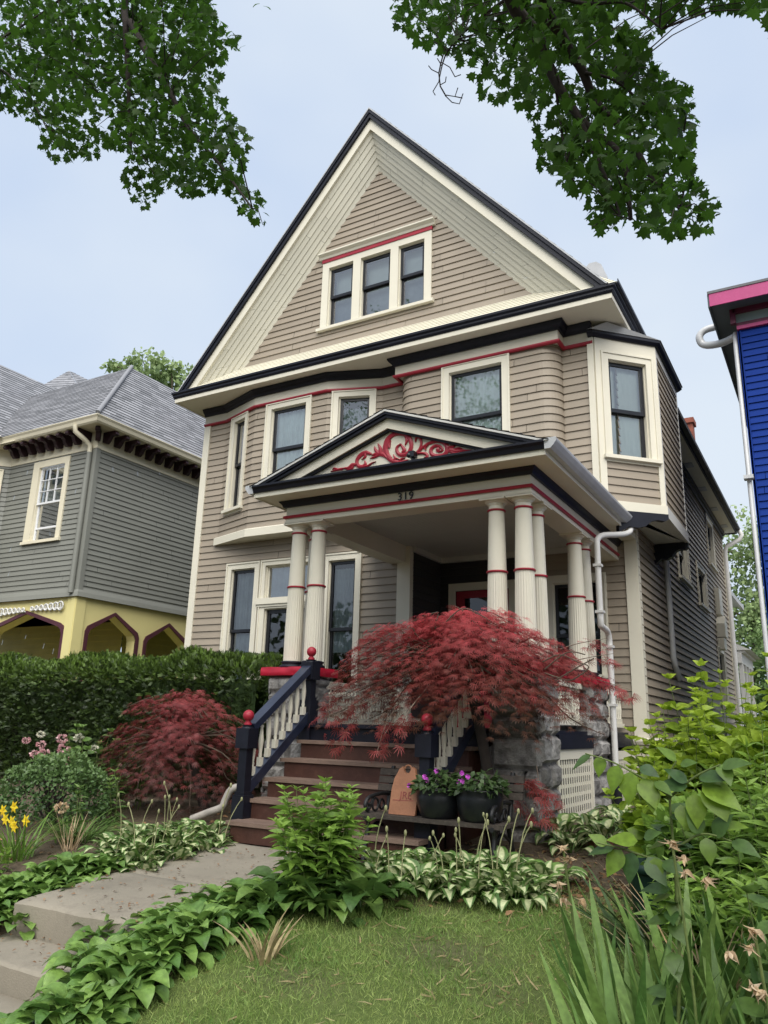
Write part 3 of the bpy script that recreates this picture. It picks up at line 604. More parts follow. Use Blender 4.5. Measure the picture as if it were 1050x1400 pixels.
# columns
def col(cx_,cy_):
    r0,r1=.108,.082; zb,zt=2.29,3.9
    rad=lambda z:r0+(r1-r0)*max(0,(z-2.6)/(zt-2.6))**1.25 if z>2.6 else r0
    zs=[zb]+[2.34+.04*i for i in range(40) if 2.34+.04*i<zt]+[zt]
    m=MB(); m.lathe([(rad(z),z) for z in zs if z<=3.165]+[(rad(3.166),3.166)],cx_,cy_,48,flute=lambda z:2.33<z<3.15)
    m.lathe([(rad(z),z) for z in [3.166]+[z for z in zs if z>3.2]],cx_,cy_,28)
    c=m.build('porch_column','cream',H)
    m=MB(); m.lathe([(r1,3.885),(r1+.012,3.893),(r1+.012,3.90),(r1+.005,3.903),(r1+.03,3.915),(r1+.042,3.926),(r1+.042,3.932)],cx_,cy_,28); m.box(cx_-.142,cy_-.142,3.932,cx_+.142,cy_+.142,3.955); m.build('capital','cream',c)
    for z in (3.172,3.835):
        m=MB(); r=rad(z); w=.012; m.lathe([(r,z-w),(r+.012,z-w*.8),(r+.017,z),(r+.012,z+w*.8),(r,z+w)],cx_,cy_,28); m.build('red_ring','red',c)
    m=MB(); m.lathe([(.14,2.212),(.15,2.228),(.145,2.248),(.122,2.255),(.12,2.268),(.132,2.275),(.132,2.288),(.112,2.298)],cx_,cy_,28); m.build('column_base','navy',c)
for p in ((-5.56,7.48),(-5.27,7.48),(-5.56,7.84),(-2.98,7.48),(-2.68,7.48),(-2.68,7.86),(-2.68,9.30),(-2.68,9.68)): col(*p)
# stone piers: courses of rock-faced blocks
def stonebox(mb,x0,y0,z0,x1,y1,z1,course=.24,bw=(.26,.5),faces='fblr',amp=.045,seed=1):
    R=random.Random(seed)
    mb.box(x0+.03,y0+.03,z0,x1-.03,y1-.03,z1-.005,a=.0)
    fm={'f':(Fr((x0,y0),(1,0)),x1-x0),'r':(Fr((x1,y0),(0,1)),y1-y0),'b':(Fr((x1,y1),(-1,0)),x1-x0),'l':(Fr((x0,y1),(0,-1)),y1-y0)}
    for k in faces:
        fr,Ln=fm[k]; z=z0; row=0
        while z<z1-.02:
            h=min(course*R.uniform(.8,1.2),z1-z); 
            if z1-z-h<.08: h=z1-z
            s=0
            while s<Ln-.01:
                w=R.uniform(*bw); 
                if Ln-s-w<.14: w=Ln-s
                sd_=R.random()*50; nu,nv=max(4,int(w/.035)),max(4,int(h/.035)); a=R.random(); g=.008
                vs=[]
                for j in range(nv+1):
                    for i in range(nu+1):
                        u,v=i/nu,j/nv; e=min(u*w,(1-u)*w,v*h,(1-v)*h); f=min(1,e/.035)
                        from mathutils import noise
                        q=fr(s+g+u*(w-2*g),0,z+g+v*(h-2*g)); nz=noise.fractal(Vector((q[0]*7+sd_,q[1]*7,q[2]*7)),1.0,2.2,4)
                        corner=0
                        d=-.03+f*(.03+amp*(.35+.65*nz+.2*math.sin(u*pi)*math.sin(v*pi)))
                        vs.append(fr(s+g+u*(w-2*g),d,z+g+v*(h-2*g)))
                mb.add(vs,[(j*(nu+1)+i,j*(nu+1)+i+1,(j+1)*(nu+1)+i+1,(j+1)*(nu+1)+i) for j in range(nv) for i in range(nu)],False,a)
                s+=w
            z+=h; row+=1
    return mb
def cap(x0,y0,x1,y1,z0,z1,parent):
    from mathutils import noise
    m=MB()
    def lump(q,n):
        k=noise.fractal(Vector((q[0]*9,q[1]*9,q[2]*12)),1,2,3)*.018; return (q[0]+n[0]*k,q[1]+n[1]*k,q[2]+n[2]*k*.6)
    for fr,Ln,n in ((Fr((x0,y0),(1,0)),x1-x0,(0,-1,0)),(Fr((x1,y0),(0,1)),y1-y0,(1,0,0)),(Fr((x1,y1),(-1,0)),x1-x0,(0,1,0)),(Fr((x0,y1),(0,-1)),y1-y0,(-1,0,0))):
        nu=int(Ln/.04); N=5
        vs=[lump(fr(Ln*i/nu,.012*math.sin(pi*j/N),z0+(z1-z0)*j/N),n) for j in range(N+1) for i in range(nu+1)]
        m.add(vs,[(j*(nu+1)+i,j*(nu+1)+i+1,(j+1)*(nu+1)+i+1,(j+1)*(nu+1)+i) for j in range(N) for i in range(nu)],True)
    m.quad((x0,y0,z1),(x1,y0,z1),(x1,y1,z1),(x0,y1,z1)); m.quad((x0,y0,z0),(x1,y0,z0),(x1,y1,z0),(x0,y1,z0)); m.build('pier_cap','red_stone',parent)
for (x0,y0,x1,y1,fc,sd_) in ((-5.73,7.26,-5.16,7.7,'flr',1),(-2.97,7.22,-2.46,7.76,'flr',5),(-2.98,9.0,-2.5,9.86,'fbr',9)):
    m=MB(); stonebox(m,x0,y0,.2,x1,y1,2.12,faces=fc,seed=sd_); p=m.build('stone_pier','stone',H); cap(x0-.06,y0-.06,x1+.06,y1+.06,2.12,2.215,p)
# porch floor
m=MB(); m.box(-5.7,7.75,1.56,-2.53,10.97,1.6); m.box(-5.12,7.16,1.565,-3.0,7.75,1.605); m.build('porch_floor','navy',H)
for q in ((-5.1,7.2,1.38,-2.99,7.24,1.56),(-2.50,7.76,1.42,-2.46,9.0,1.56),(-2.49,9.86,1.42,-2.45,10.95,1.56),(-5.7,8.02,1.42,-5.66,10,1.56)): m=MB(); m.box(*q); m.build('porch_skirt','navy',H)
# lattice skirts on the right
def lattice(fr,s0,s1,z0,z1,name='lattice_panel'):
    m=MB(); m.box(s0,0,z1-.1,s1,.02,z1,fr); m.box(s0,0,z0,s1,.02,z0+.06,fr); m.box(s0,0,z0+.06,s0+.06,.02,z1-.1,fr); m.box(s1-.06,0,z0+.06,s1,.02,z1-.1,fr)
    n=int((s1-s0-.12)/.078)
    for i in range(n+1): m.box(s0+.06+i*.078,.004,z0+.06,s0+.06+i*.078+.034,.010,z1-.1,fr)
    k=int((z1-z0-.16)/.095)
    for j in range(k): m.box(s0+.06,-0.008,z0+.06+j*.095+.062,s1-.06,.003,z0+.06+j*.095+.095,fr)
    p=m.build(name,'cream',H)
    if name=='porch_lattice': return
    m=MB(); m.box(s0,-.16,z0,s1,-.14,z1-.02,fr); m.build('shade_backing','interior',p)  # dark board added so the slots read as under-porch shade
lattice(Fr((-2.50,7.76),(0,1)),0,1.26,.45,1.42); lattice(Fr((-2.45,9.86),(0,1)),.0,1.1,.45,1.38)
m=MB(); stonebox(m,-2.6,10.99,.3,-2.27,21.4,1.44,faces='fr',seed=21); m.build('foundation','stone',H)
# porch railing: turned spindles
BPR=[(.016,0),(.024,.02),(.024,.09),(.014,.11),(.020,.14),(.015,.17),(.024,.26),(.026,.32),(.018,.42),(.013,.47),(.02,.49),(.014,.51),(.022,.53),(.022,.6)]
def spindle(mb,cx_,cy_,z0,h,sq=True):
    k=h/.6; mb.lathe([(r,z*k) for r,z in BPR[2:-2]],cx_,cy_,8,z0=z0); mb.box(cx_-.024,cy_-.024,z0,cx_+.024,cy_+.024,z0+.11*k); mb.box(cx_-.022,cy_-.022,z0+.53*k,cx_+.022,cy_+.022,z0+h)
def railing(x0,y0,x1,y1,name='porch_railing'):
    n=int(math.hypot(x1-x0,y1-y0)/.1); fr=Fr((x0,y0),(x1-x0,y1-y0)); Ln=math.hypot(x1-x0,y1-y0)
    m=MB(); m.box(0,-.04,2.06,Ln,.04,2.12,fr); m.box(0,-.03,1.66,Ln,.03,1.71,fr); r=m.build(name,'cream',H)
    for i in range(1,n): m=MB(); q=fr(Ln*i/n,0,0); spindle(m,q[0],q[1],1.71,.35); m.build('baluster','cream',r)
railing(-2.6,7.76,-2.6,9.0); railing(-2.6,9.86,-2.6,10.95)
lattice(Fr((-5.6,9.95),(0,-1)),0,1.9,1.62,2.12,'porch_lattice')
# ---- recess: pilaster, side wall, back wall, door, window
m=MB(); m.box(-5.56,9.955,1.6,-5.34,10.06,4.2); m.box(-5.36,10.06,1.6,-5.335,10.95,1.75); m.build('pilaster','cream',H)
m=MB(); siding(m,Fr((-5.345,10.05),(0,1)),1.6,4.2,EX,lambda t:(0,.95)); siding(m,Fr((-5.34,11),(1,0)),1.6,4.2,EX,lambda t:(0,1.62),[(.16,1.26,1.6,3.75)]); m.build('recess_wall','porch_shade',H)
bw=Fr((-5.34,11),(1,0))
m=MB(); s0,s1=.15,1.26
m.box(s0,0,1.6,s0+.11,.035,3.78,bw); m.box(s1-.11,0,1.6,s1,.035,3.78,bw); m.box(s0+.11,0,3.66,s1-.11,.035,3.78,bw); d=m.build('front_door_frame','cream',H)
m=MB(); a0,a1=s0+.11,s1-.11; m.box(a0,-.08,1.6,a0+.13,-.03,3.66,bw); m.box(a1-.13,-.08,1.6,a1,-.03,3.66,bw); m.box(a0+.13,-.08,3.55,a1-.13,-.03,3.66,bw); m.box(a0+.13,-.08,1.6,a1-.13,-.03,2.3,bw); d=m.build('front_door','red',H)
m=MB(); m.quad(bw(a0+.13,-.05,2.3),bw(a1-.13,-.05,2.3),bw(a1-.13,-.05,3.55),bw(a0+.13,-.05,3.55)); m.build('pane','glass_dark',d)
wr=window(H,bw,1.73,2.6,2.36,3.78,cw=.1,meet=.42,curt=('curtain_dim',0,.42),glass='glass_dark')
m=MB(); siding(m,bw,1.45,4.4,EX,lambda t:(1.62,3.04),[wr]); m.build('wall','siding',H)
# ---- front steps
ty_=[(7.02,1.43),(6.745,1.25),(6.49,1.07),(6.24,.89),(5.97,.71)]
m=MB(); XA,XB=-5.06,-3.12
prev=7.22
for (yy,zz) in ty_:
    m.box(XA,yy+.03,zz-.18,XB,yy+.05,zz-.035); prev=yy
for (yy,zz) in ty_: m.box(XA,yy+.05,.3,XA+.03,yy+.33,zz-.035); m.box(XB-.03,yy+.05,.3,XB,yy+.33,zz-.035)
FS=m.build('front_steps','stair_brown',H)
prev=7.22
for (yy,zz) in ty_:
    m=MB(); m.box(XA-.04,yy,zz-.035,XB+.04,prev+.03,zz); prev=yy; m.build('tread','nosing',FS)
def rail(xr):
    def newel(yb,zb,zt):
        m=MB(); w=.058
        m.box(xr-w-.015,yb-w-.015,zb,xr+w+.015,yb+w+.015,zb+.42); m.box(xr-w+.01,yb-w+.01,zb+.42,xr+w-.01,yb+w-.01,zt-.22); m.box(xr-w-.02,yb-w-.02,zt-.22,xr+w+.02,yb+w+.02,zt-.03)
        m.lathe([(.06,zt-.03),(.05,zt-.015),(.06,zt)],xr,yb,12); m.box(xr-w-.0,yb-w-.0,zb+.42,xr+w+.0,yb+w+.0,zb+.45)
        n_=m.build('newel_post','navy',H); m=MB(); m.lathe([(.036,zt),(.04,zt+.012),(.024,zt+.035),(.03,zt+.045)],xr,yb,14); m.ball((xr,yb,zt+.09),.056,16); m.build('finial','red',n_)
    newel(6.22,.5,1.57); newel(7.24,1.43,2.29)
    m=MB(); f=lambda t,dz:(6.26+.94*t,1.50+.66*t+dz)
    a=f(0,0);b=f(1,0)
    m.prism([(a[0],a[1]),(b[0],b[1]),(b[0],b[1]+.085),(a[0],a[1]+.085)],lambda u,v,w:(w,u,v),xr-.058,xr+.058)
    hr=m.build('handrail','navy_rail',H)
    m=MB(); m.prism([(6.27,.93),(7.2,1.62),(7.2,1.74),(6.27,1.05)],lambda u,v,w:(w,u,v),xr-.045,xr+.045); m.build('lower_rail','navy_rail',H)
    for i in range(8):
        t=(i+.6)/8.2; yb=6.26+.94*t; m=MB(); spindle(m,xr,yb,1.04+.7*t,.47); m.build('baluster','cream',hr)
rail(-5.12); rail(-3.14)
# ================================================================ GREY AND YELLOW HOUSE ON THE LEFT
G=thing('grey_house','grey clapboard house with purple eave brackets above a yellow arched porch','house',(-14,10,.5))
GX,GYF=-12.5,9.85
gf=Fr((-19.5,GYF),(1,0)); gx=lambda v:v+19.5
gs=Fr((GX,GYF),(0,1))
E2=.105
# window, front
def gwin():
    s0,s1,z0,z1=gx(-14.40),gx(-13.26),5.06,6.8; P=gf
    m=MB(); m.box(s0,0,z0,s0+.2,.04,z1,P); m.box(s1-.13,0,z0,s1,.04,z1,P); m.box(s0+.2,0,z1-.14,s1-.13,.04,z1,P); m.box(s0+.2,-.12,z0,s0+.21,0,z1-.14,P); m.box(s1-.14,-.12,z0,s1-.13,0,z1-.14,P)
    w=m.build('window','ivory_trim',G); m=MB(); m.box(s0-.03,-.02,z0-.06,s1+.03,.07,z0,P); m.build('sill','ivory_trim',w)
    A0,A1,B0,B1=s0+.21,s1-.14,z0,z1-.14; zm=5.87; sm=MB(); g=MB(); w_=.04
    for a,b,d in ((zm-.02,B1,-.01),(B0,zm+.02,-.05)):
        sm.box(A0,d-.03,a,A0+w_,d,b,P); sm.box(A1-w_,d-.03,a,A1,d,b,P); sm.box(A0+w_,d-.03,a,A1-w_,d,a+w_,P); sm.box(A0+w_,d-.03,b-w_,A1-w_,d,b,P)
    for i in (1,2):
        xx=A0+w_+(A1-A0-2*w_)*i/3; sm.box(xx-.008,-.035,zm+.02,xx+.008,-.012,B1-w_,P); zz=zm+.02+(B1-w_-zm-.02)*i/3; sm.box(A0+w_,-.036,zz-.008,A1-w_,-.013,zz+.008,P)
    sm.box(A0+w_,-.075,5.32,A1-w_,-.045,5.36,P); sm.build('sash','white_sash',w)
    g.quad(P(A0+w_,-.03,zm),P(A1-w_,-.03,zm),P(A1-w_,-.03,B1-w_),P(A0+w_,-.03,B1-w_)); g.quad(P(A0+w_,-.066,B0+w_),P(A1-w_,-.066,B0+w_),P(A1-w_,-.066,zm-.02),P(A0+w_,-.066,zm-.02)); g.build('pane','glass_sky',w)
    c=MB(); c.quad(P(A0,-.2,B0),P(A1,-.2,B0),P(A1,-.2,B0+.27),P(A0,-.2,B0+.27)); c.build('screen','screen_dark',w)
    c=MB(); c.quad(P(A0,-.16,zm),P(A1,-.16,zm),P(A1,-.16,B1),P(A0,-.16,B1)); c.build('blind','curtain',w)
    return (A0-.01,A1+.01,z0,z1-.13)
glassmat('glass_sky',9.0)
hg=gwin()
m=MB(); siding(m,gf,3.95,6.9,E2,lambda t:(gx(-15.25),gx(GX)),[hg]); siding(m,gs,3.95,6.9,E2,lambda t:(0,9)); m.build('wall','grey_siding',G)
# flared skirt
m=MB()
mould(m,[(-15.25,GYF),(GX,GYF),(GX,19)],[(0,3.86),(.07,3.83),(.05,3.92),(.015,4.0),(0,4.02)]); m.build('flared_skirt','grey_siding',G)
m=MB(); m.box(GX-.09,GYF-.03,3.9,GX+.03,GYF,6.85); m.box(GX,GYF,3.9,GX+.03,GYF+.07,6.85); m.build('corner_board','grey_siding',G)
# angled bay wall and wing to the left
bayf=Fr((-15.95,9.15),(.7,.7))
m=MB(); siding(m,bayf,3.95,6.9,E2,lambda t:(0,.99)); siding(m,Fr((-15.95,5.8),(0,1)),3.95,6.9,E2,lambda t:(0,3.35)); m.build('wall','grey_siding',G)
window(G,bayf,.1,.85,5.06,6.75,cw=.13,meet=.5,sash='white_sash',casing='ivory_trim',glass='glass_sky')
# frieze
fp=[(-15.95,5.8),(-15.95,9.15),(-15.25,9.85),(GX,GYF),(GX,19)]
m=MB(); mould(m,fp,[(0,6.84),(.03,6.84),(.03,7.26),(0,7.26)]); m.build('frieze','ivory_trim',G)
# eave: soffit + fascia/gutter
EV=.42
ep=[(-15.95+EV,5.6),(-15.95+EV,8.95),(-15.1,9.45),(GX+EV,GYF-EV),(GX+EV,19)]
m=MB(); m.box(-15.9,5.6,7.2,-15.95+EV,9.4,7.22); m.box(-15.9,9.4,7.2,-14.6,9.9,7.221); m.box(-15.1,GYF-EV,7.2,GX+EV,9.9,7.219); m.box(GX,9.9,7.2,GX+EV,19,7.22); m.build('soffit','ivory_trim',G)
m=MB(); mould(m,ep,[(-.02,7.19),(.0,7.19),(.03,7.22),(.05,7.28),(.08,7.32),(.08,7.335),(-.02,7.335)]); m.build('eave_gutter','ivory_trim',G)
m=MB(); m.prism([(-.12,0),(.12,0),(.0,.07)],lambda u,v,w:(-15.1+u,9.3+w,7.34+v),-.05,.05); m.build('gutter_guard','white_trim',G)
def gbr(P):
    pr=[(0,0),(.32,0),(.36,-.03),(.37,-.07),(.33,-.10),(.28,-.09),(.26,-.07),(.2,-.10),(.16,-.18),(.10,-.235),(.04,-.22),(0,-.2)]
    m=MB(); m.prism(pr,P,-.045,.045); m.build('eave_bracket','dark_purple',G)
k=-15.0
while k<GX-.1:
    gbr(lambda u,v,w,k=k:(k+w,GYF-.03-u,7.195+v)); k+=.285
k=GYF+.12
while k<15.5: gbr(lambda u,v,w,k=k:(GX+.03+u,k+w,7.195+v)); k+=.285
gbr(lambda u,v,w:(GX+.02+u*.72+w*.7,GYF-.02-u*.72+w*.7,7.195+v))
for k in range(8): gbr(lambda u,v,w,k=k:(-15.92+u,6.4+.32*k+w,7.195+v))
m=MB(); m.tube([(GX-.2,GYF-EV-.02,7.22),(GX-.2,GYF-EV,7.1),(GX-.15,GYF-.2,6.98),(GX-.12,GYF-.09,6.9),(GX-.12,GYF-.08,6.7)],.05,8); m.build('downspout','ivory_trim',G)
m=MB(); m.tube([(GX-.12,GYF-.08,6.75),(GX-.12,GYF-.08,3.9)],.055,8); m.build('downspout','grey_siding',G)
# roofs of shingle courses
def shroof(mb,A,B,Cc,D,n,seed=0):
    """A-B eave, D-C top; n courses"""
    A,B,Cc,D=[np.array(p,float) for p in (A,B,Cc,D)]; R=random.Random(seed); nr=np.cross(B-A,D-A); nr/=np.linalg.norm(nr); nr*=1 if nr[2]>0 else -1
    for i in range(n):
        f0,f1=i/n,(i+1)/n; p0=A+(D-A)*f0;p1=B+(Cc-B)*f0;q0=A+(D-A)*f1;q1=B+(Cc-B)*f1; W=np.linalg.norm(p1-p0); k=max(1,int(W/.28)); o=R.random()
        cut=[0]+sorted(min(1,max(0,(j+o)/k+R.uniform(-.25,.25)/k)) for j in range(k))+[1]
        for u,v in zip(cut,cut[1:]):
            if v-u<1e-4: continue
            a_=p0+(p1-p0)*u+nr*.016; b_=p0+(p1-p0)*v+nr*.016; c_=q0+(q1-q0)*v+nr*.002; d_=q0+(q1-q0)*u+nr*.002
            mb.quad(a_,b_,c_,d_,a=R.random()); mb.quad(a_,b_,b_-nr*.015,a_-nr*.015,a=.1)
ex,ey,ez=GX+EV+.06,GYF-EV-.06,7.33
pk=(-13.95,11.65,9.72)
m=MB(); shroof(m,(-15.15,ey,ez),(ex,ey,ez),pk,(-18.0,11.65,9.72),26,1); shroof(m,(ex,ey,ez),(ex,17.2,ez),(-13.95,14.9,9.72),pk,26,2)
m.tube([(ex,ey,ez+.03),(pk[0],pk[1],pk[2]+.03)],.05,6); rg=m.build('roof','shingles',G)
m=MB(); shroof(m,(-15.50,9.42,ez),(-15.50,4.5,ez),(-18.4,4.5,10.55),(-18.4,13.4,10.55),34,3); m.build('roof','shingles',G)
m=MB(); shroof(m,(-16.05,11.65,9.72),(-13.95,11.65,9.72),(-14,15,9.75),(-17,15,9.75),8,4); m.build('roof','shingles',G)
a=at(95,507,'y',16); b=at(35,540,'y',15); c=at(115,545,'y',14.6); d=at(170,545,'y',18)
m=MB(); shroof(m,b,c,a,a+np.array([-.05,0,0]),14,5); shroof(m,c,d,a+np.array([0,.1,0]),a,14,6); m.build('roof','shingles',G)
e1=at(300,610,'y',17);e2=at(225,560,'y',17)
m=MB(); shroof(m,(-13.2,17.3,7.3),(-11.6,17.3,7.3),(-12.6,19,10.4),(-13.2,19,10.4),20,8); shroof(m,(-11.6,17.3,7.3),(-11.6,23,7.3),(-12.6,21,10.4),(-12.6,19,10.4),20,9); m.build('roof','shingles',G)
# ground-floor porch of yellow arches
def archwall(fr,s0,s1,zt,archs,th=.25):
    m=MB(); t=MB(); zb=.4
    xs=s0
    for (a0,a1,ash,az) in archs:   # opening from a0..a1, shoulder height, apex height
        m.box(xs,-th,zb,a0,0,zt,fr); mid=(a0+a1)/2; c=min(.12,(a1-a0)*.12)
        top=[(a0,ash-.1),(a0+c*.35,ash+.0),(a0+c*1.1,ash+.055),(mid,az),(a1-c*1.1,ash+.055),(a1-c*.35,ash),(a1,ash-.1)]
        for (u,v),(u2,v2) in zip(top,top[1:]):
            m.prism([(u,v),(u2,v2),(u2,zt),(u,zt)],lambda p,q,w:fr(p,w,q),-th,0)
        out=[(a0-.0,zb)]+top+[(a1,zb)]; w_=.075
        cxm=mid
        oo=[(cxm+(u-cxm)*(1+2*w_/(a1-a0)),v+(w_*.9 if v>ash-.2 else 0)) for u,v in out]
        for i in range(len(out)-1):
            t.prism([out[i],out[i+1],oo[i+1],oo[i]],lambda p,q,w:fr(p,w,q),-.02,.025)
        xs=a1
    m.box(xs,-th,zb,s1,0,zt,fr)
    return m,t
pf=Fr((-19,GYF+.02),(1,0)); px_=lambda v:v+19
m,t=archwall(pf,0,px_(GX-.0)-.26,3.84,[(px_(-17.9),px_(-15.6),3.2,3.6),(px_(-15.1),px_(-12.84),3.22,3.56)]); m.build('porch_wall','yellow_paint',G); t.build('arch_trim','maroon',G)
ps_=Fr((GX-.02,GYF),(0,1)); 
m,t=archwall(ps_,0,6.4,3.84,[(.35,1.56,3.24,3.58),(1.85,3.05,3.2,3.55),(3.4,4.6,3.2,3.55),(4.9,6.1,3.2,3.55)]); m.build('porch_wall','yellow_paint',G); t.build('arch_trim','maroon',G)
m=MB(); m.box(GX-.26,GYF-.01,.4,GX-.05,GYF+.02,3.84); m.box(GX-.13,GYF-.03,2.0,GX-.01,GYF-.01,3.84); m.box(GX-.02,GYF-.02,2.0,GX+.01,GYF+.2,3.84); m.build('porch_post','yellow_paint',G)
m=MB(); siding(m,Fr((-19,12.2),(1,0)),1.2,3.8,.13,lambda t:(0,5.2)); siding(m,Fr((-13.8,12.2),(0,1)),1.2,3.8,.13,lambda t:(0,5)); m.box(-19,9.9,3.7,-12.6,12.2,3.74); m.box(-13.8,12.2,3.7,-12.6,16.2,3.74); m.box(-19,10.1,1.1,-12.8,16,1.2); m.build('porch_back_wall','olive_ceiling',G)
# carved scroll bands over the arch
def band(x0,x1,z,sgn):
    m=MB(); n=7
    for i in range(n):
        f=(i+.5)/n; r=.035+.05*(f if sgn>0 else 1-f); cxx=x0+(x1-x0)*f
        m2=[]
        for k in range(15): q=2*pi*k/14; m2.append((cxx+r*math.cos(q),GYF-.03,z+(.02*f)+r*math.sin(q)))
        m.tube(m2,.016,6); m.box(cxx-.008,GYF-.035,z-r,cxx+.008,GYF-.0,z+r)
    m.tube([(x0,GYF-.02,z-.02),(x1,GYF-.02,z-.02)],.012,6); m.build('scroll_band','white_trim',G)
band(-13.85,-12.86,3.65,1); band(-14.95,-13.98,3.62,-1)
m=MB(); m.box(-19,GYF+.1,3.7,GX-.1,18.5,3.9); m.box(-19,13,3.7,-12.7,13.1,7.2); m.build('interior_floor','interior',G)
# ================================================================ BLUE HOUSE ON THE RIGHT
B=thing('blue_house','cobalt blue clapboard house with pink fascia at the right edge','house',(1,11,.8))
bx,by=-.69,11.0
bf=Fr((bx,by),(1,0))
m=MB(); siding(m,bf,1.0,7.12,.1,lambda t:(0,5),th=.018); siding(m,Fr((bx,19),(0,-1)),1.0,7.12,.1,lambda t:(0,8)); m.build('wall','blue_siding',B)
m=MB(); m.box(bx-.02,by-.03,1,bx+.015,by,7.1); m.box(bx-.03,by-.03,1,bx-.0,by+.1,7.1); m.build('corner_board','blue_siding',B)
m=MB(); m.box(bx-.02,by-.03,7.22,5,by,7.36); m.box(bx-.03,by-.03,7.22,bx-.02,19,7.36); m.build('frieze','sage',B)
m=MB(); m.box(bx-.03,by-.05,7.12,5,by,7.17); m.box(bx-.03,by,7.12,bx,19,7.17); m.build('frieze_line','pink',B); m=MB(); m.box(bx-.03,by-.045,7.171,5,by,7.22); m.build('frieze_line','plum',B)
m=MB(); m.box(bx-.06,by-.1,7.36,5,by,7.42); m.box(bx-.1,by-.1,7.2,bx-.03,by-.03,7.42); m.build('crown_molding','plum',B)
ee=.36
m=MB(); m.box(bx-.32,by-ee,7.42,5,by,7.44); m.box(bx-.32,by,7.42,bx,19,7.441); m.build('soffit','slate_soffit',B)
m=MB(); m.box(bx-.32,by-ee-.02,7.39,5,by-ee,7.58); m.build('fascia','pink',B)
m=MB(); m.box(bx-.34,by-ee-.03,7.582,5,by-ee+.5,7.62); m.add([(bx-.34,by-ee-.03,7.62),(5,by-ee-.03,7.62),(5,19,7.62),(bx-.34,19,7.62),(1.2,13.5,8.5),(5,13.5,8.5),(5,16,8.5),(1.2,16,8.5)],[(0,1,5,4),(0,4,7,3),(3,7,6,2)]); m.build('roof','shingles_dark',B)
m=MB(); m.box(bx-.345,by-ee,7.39,bx-.32,19,7.58); m.build('side_fascia','slate_soffit',B)
m=MB(); m.tube(smooth([(bx-.35,11.6,7.56),(bx-.52,11.6,7.54),(bx-.6,11.6,7.44),(bx-.54,11.6,7.3),(bx-.3,11.45,7.2),(bx-.07,11.12,7.1)],4),.055,8); m.build('gutter_elbow','metal_gutter',B)
m=MB(); m.tube([(bx-.07,11.12,7.15),(bx-.07,11.0,6.9),(bx-.07,10.93,1.0)],.030,8); m.box(bx-.13,10.87,4.9,bx-.01,10.99,4.95); m.build('downspout','metal_gutter',B)
m=MB(); m.box(bx,11.3,1,5,11.34,7.6); m.build('interior_floor','interior',B)
# ================================================================ GROUND, WALK, STEPS, LAWN
def hgt(x,y):
    x=np.asarray(x,float); y=np.asarray(y,float)
    h=np.interp(y,[-50,2.3,3.0,4.0,5.5,6.5,8,9,60],[0,0,.12,.27,.46,.56,.70,.80,.9])
    left=np.clip((-x-5.1)/.8,0,1)*np.clip((y-2.9)/1.0,0,1)*np.clip((7.5-y)/2,0,1); h=h+.08*left
    walk=np.clip((x+5.25+np.where(y<3.38,.7,0))/.15,0,1)*np.clip((-3.85+np.where(y<3.38,.3,0)-x)/.12,0,1)*np.clip((y-1.4)/.2,0,1)*np.clip((6.6-y)/.4,0,1); h=h-walk*np.where(y<3.88,.07+.25*np.clip((3.88-y)/.05,0,1),.07)
    h=h+.018*np.sin(x*2.1+y*.7)*np.sin(y*1.7-x*.4)*np.clip((y-2.5)/.5,0,1)*(1-walk)
    return h
def H1(x,y): return float(hgt(x,y))
m,nt,p,o=nodes('ground')
tc=nd(nt,'ShaderNodeTexCoord'); n1=nd(nt,'ShaderNodeTexNoise',i_Scale=1.3,i_Detail=8.0,i_Roughness=.7); n2=nd(nt,'ShaderNodeTexNoise',i_Scale=28.0,i_Detail=6.0)
L(nt,tc.outputs['Object'],n1.inputs[0]); L(nt,tc.outputs['Object'],n2.inputs[0])
at_=nd(nt,'ShaderNodeAttribute',attribute_name='a')
soil=nd(nt,'ShaderNodeMixRGB'); soil.inputs[1].default_value=(.035,.025,.017,1); soil.inputs[2].default_value=(.17,.135,.095,1); L(nt,n2.outputs['Fac'],soil.inputs[0])
gr=nd(nt,'ShaderNodeMixRGB'); gr.inputs[1].default_value=(.05,.085,.02,1); gr.inputs[2].default_value=(.13,.16,.05,1); L(nt,n2.outputs['Fac'],gr.inputs[0])
mx=nd(nt,'ShaderNodeMixRGB'); ad=nd(nt,'ShaderNodeMath',operation='MULTIPLY_ADD',use_clamp=True); ad.inputs[1].default_value=.6; L(nt,n1.outputs['Fac'],ad.inputs[0]); 
mm=nd(nt,'ShaderNodeMath',operation='SUBTRACT'); L(nt,at_.outputs['Fac'],mm.inputs[0]); mm.inputs[1].default_value=.3; L(nt,mm.outputs[0],ad.inputs[2])
L(nt,ad.outputs[0],mx.inputs[0]); L(nt,gr.outputs[0],mx.inputs[1]); L(nt,soil.outputs[0],mx.inputs[2]); L(nt,mx.outputs[0],p.inputs['Base Color']); p.inputs['Roughness'].default_value=.97; p.inputs['Specular IOR Level'].default_value=.1
b=nd(nt,'ShaderNodeBump',i_Strength=.8,i_Distance=.02); L(nt,n2.outputs['Fac'],b.inputs['Height']); L(nt,b.outputs[0],p.inputs['Normal']); MAT['ground']=m
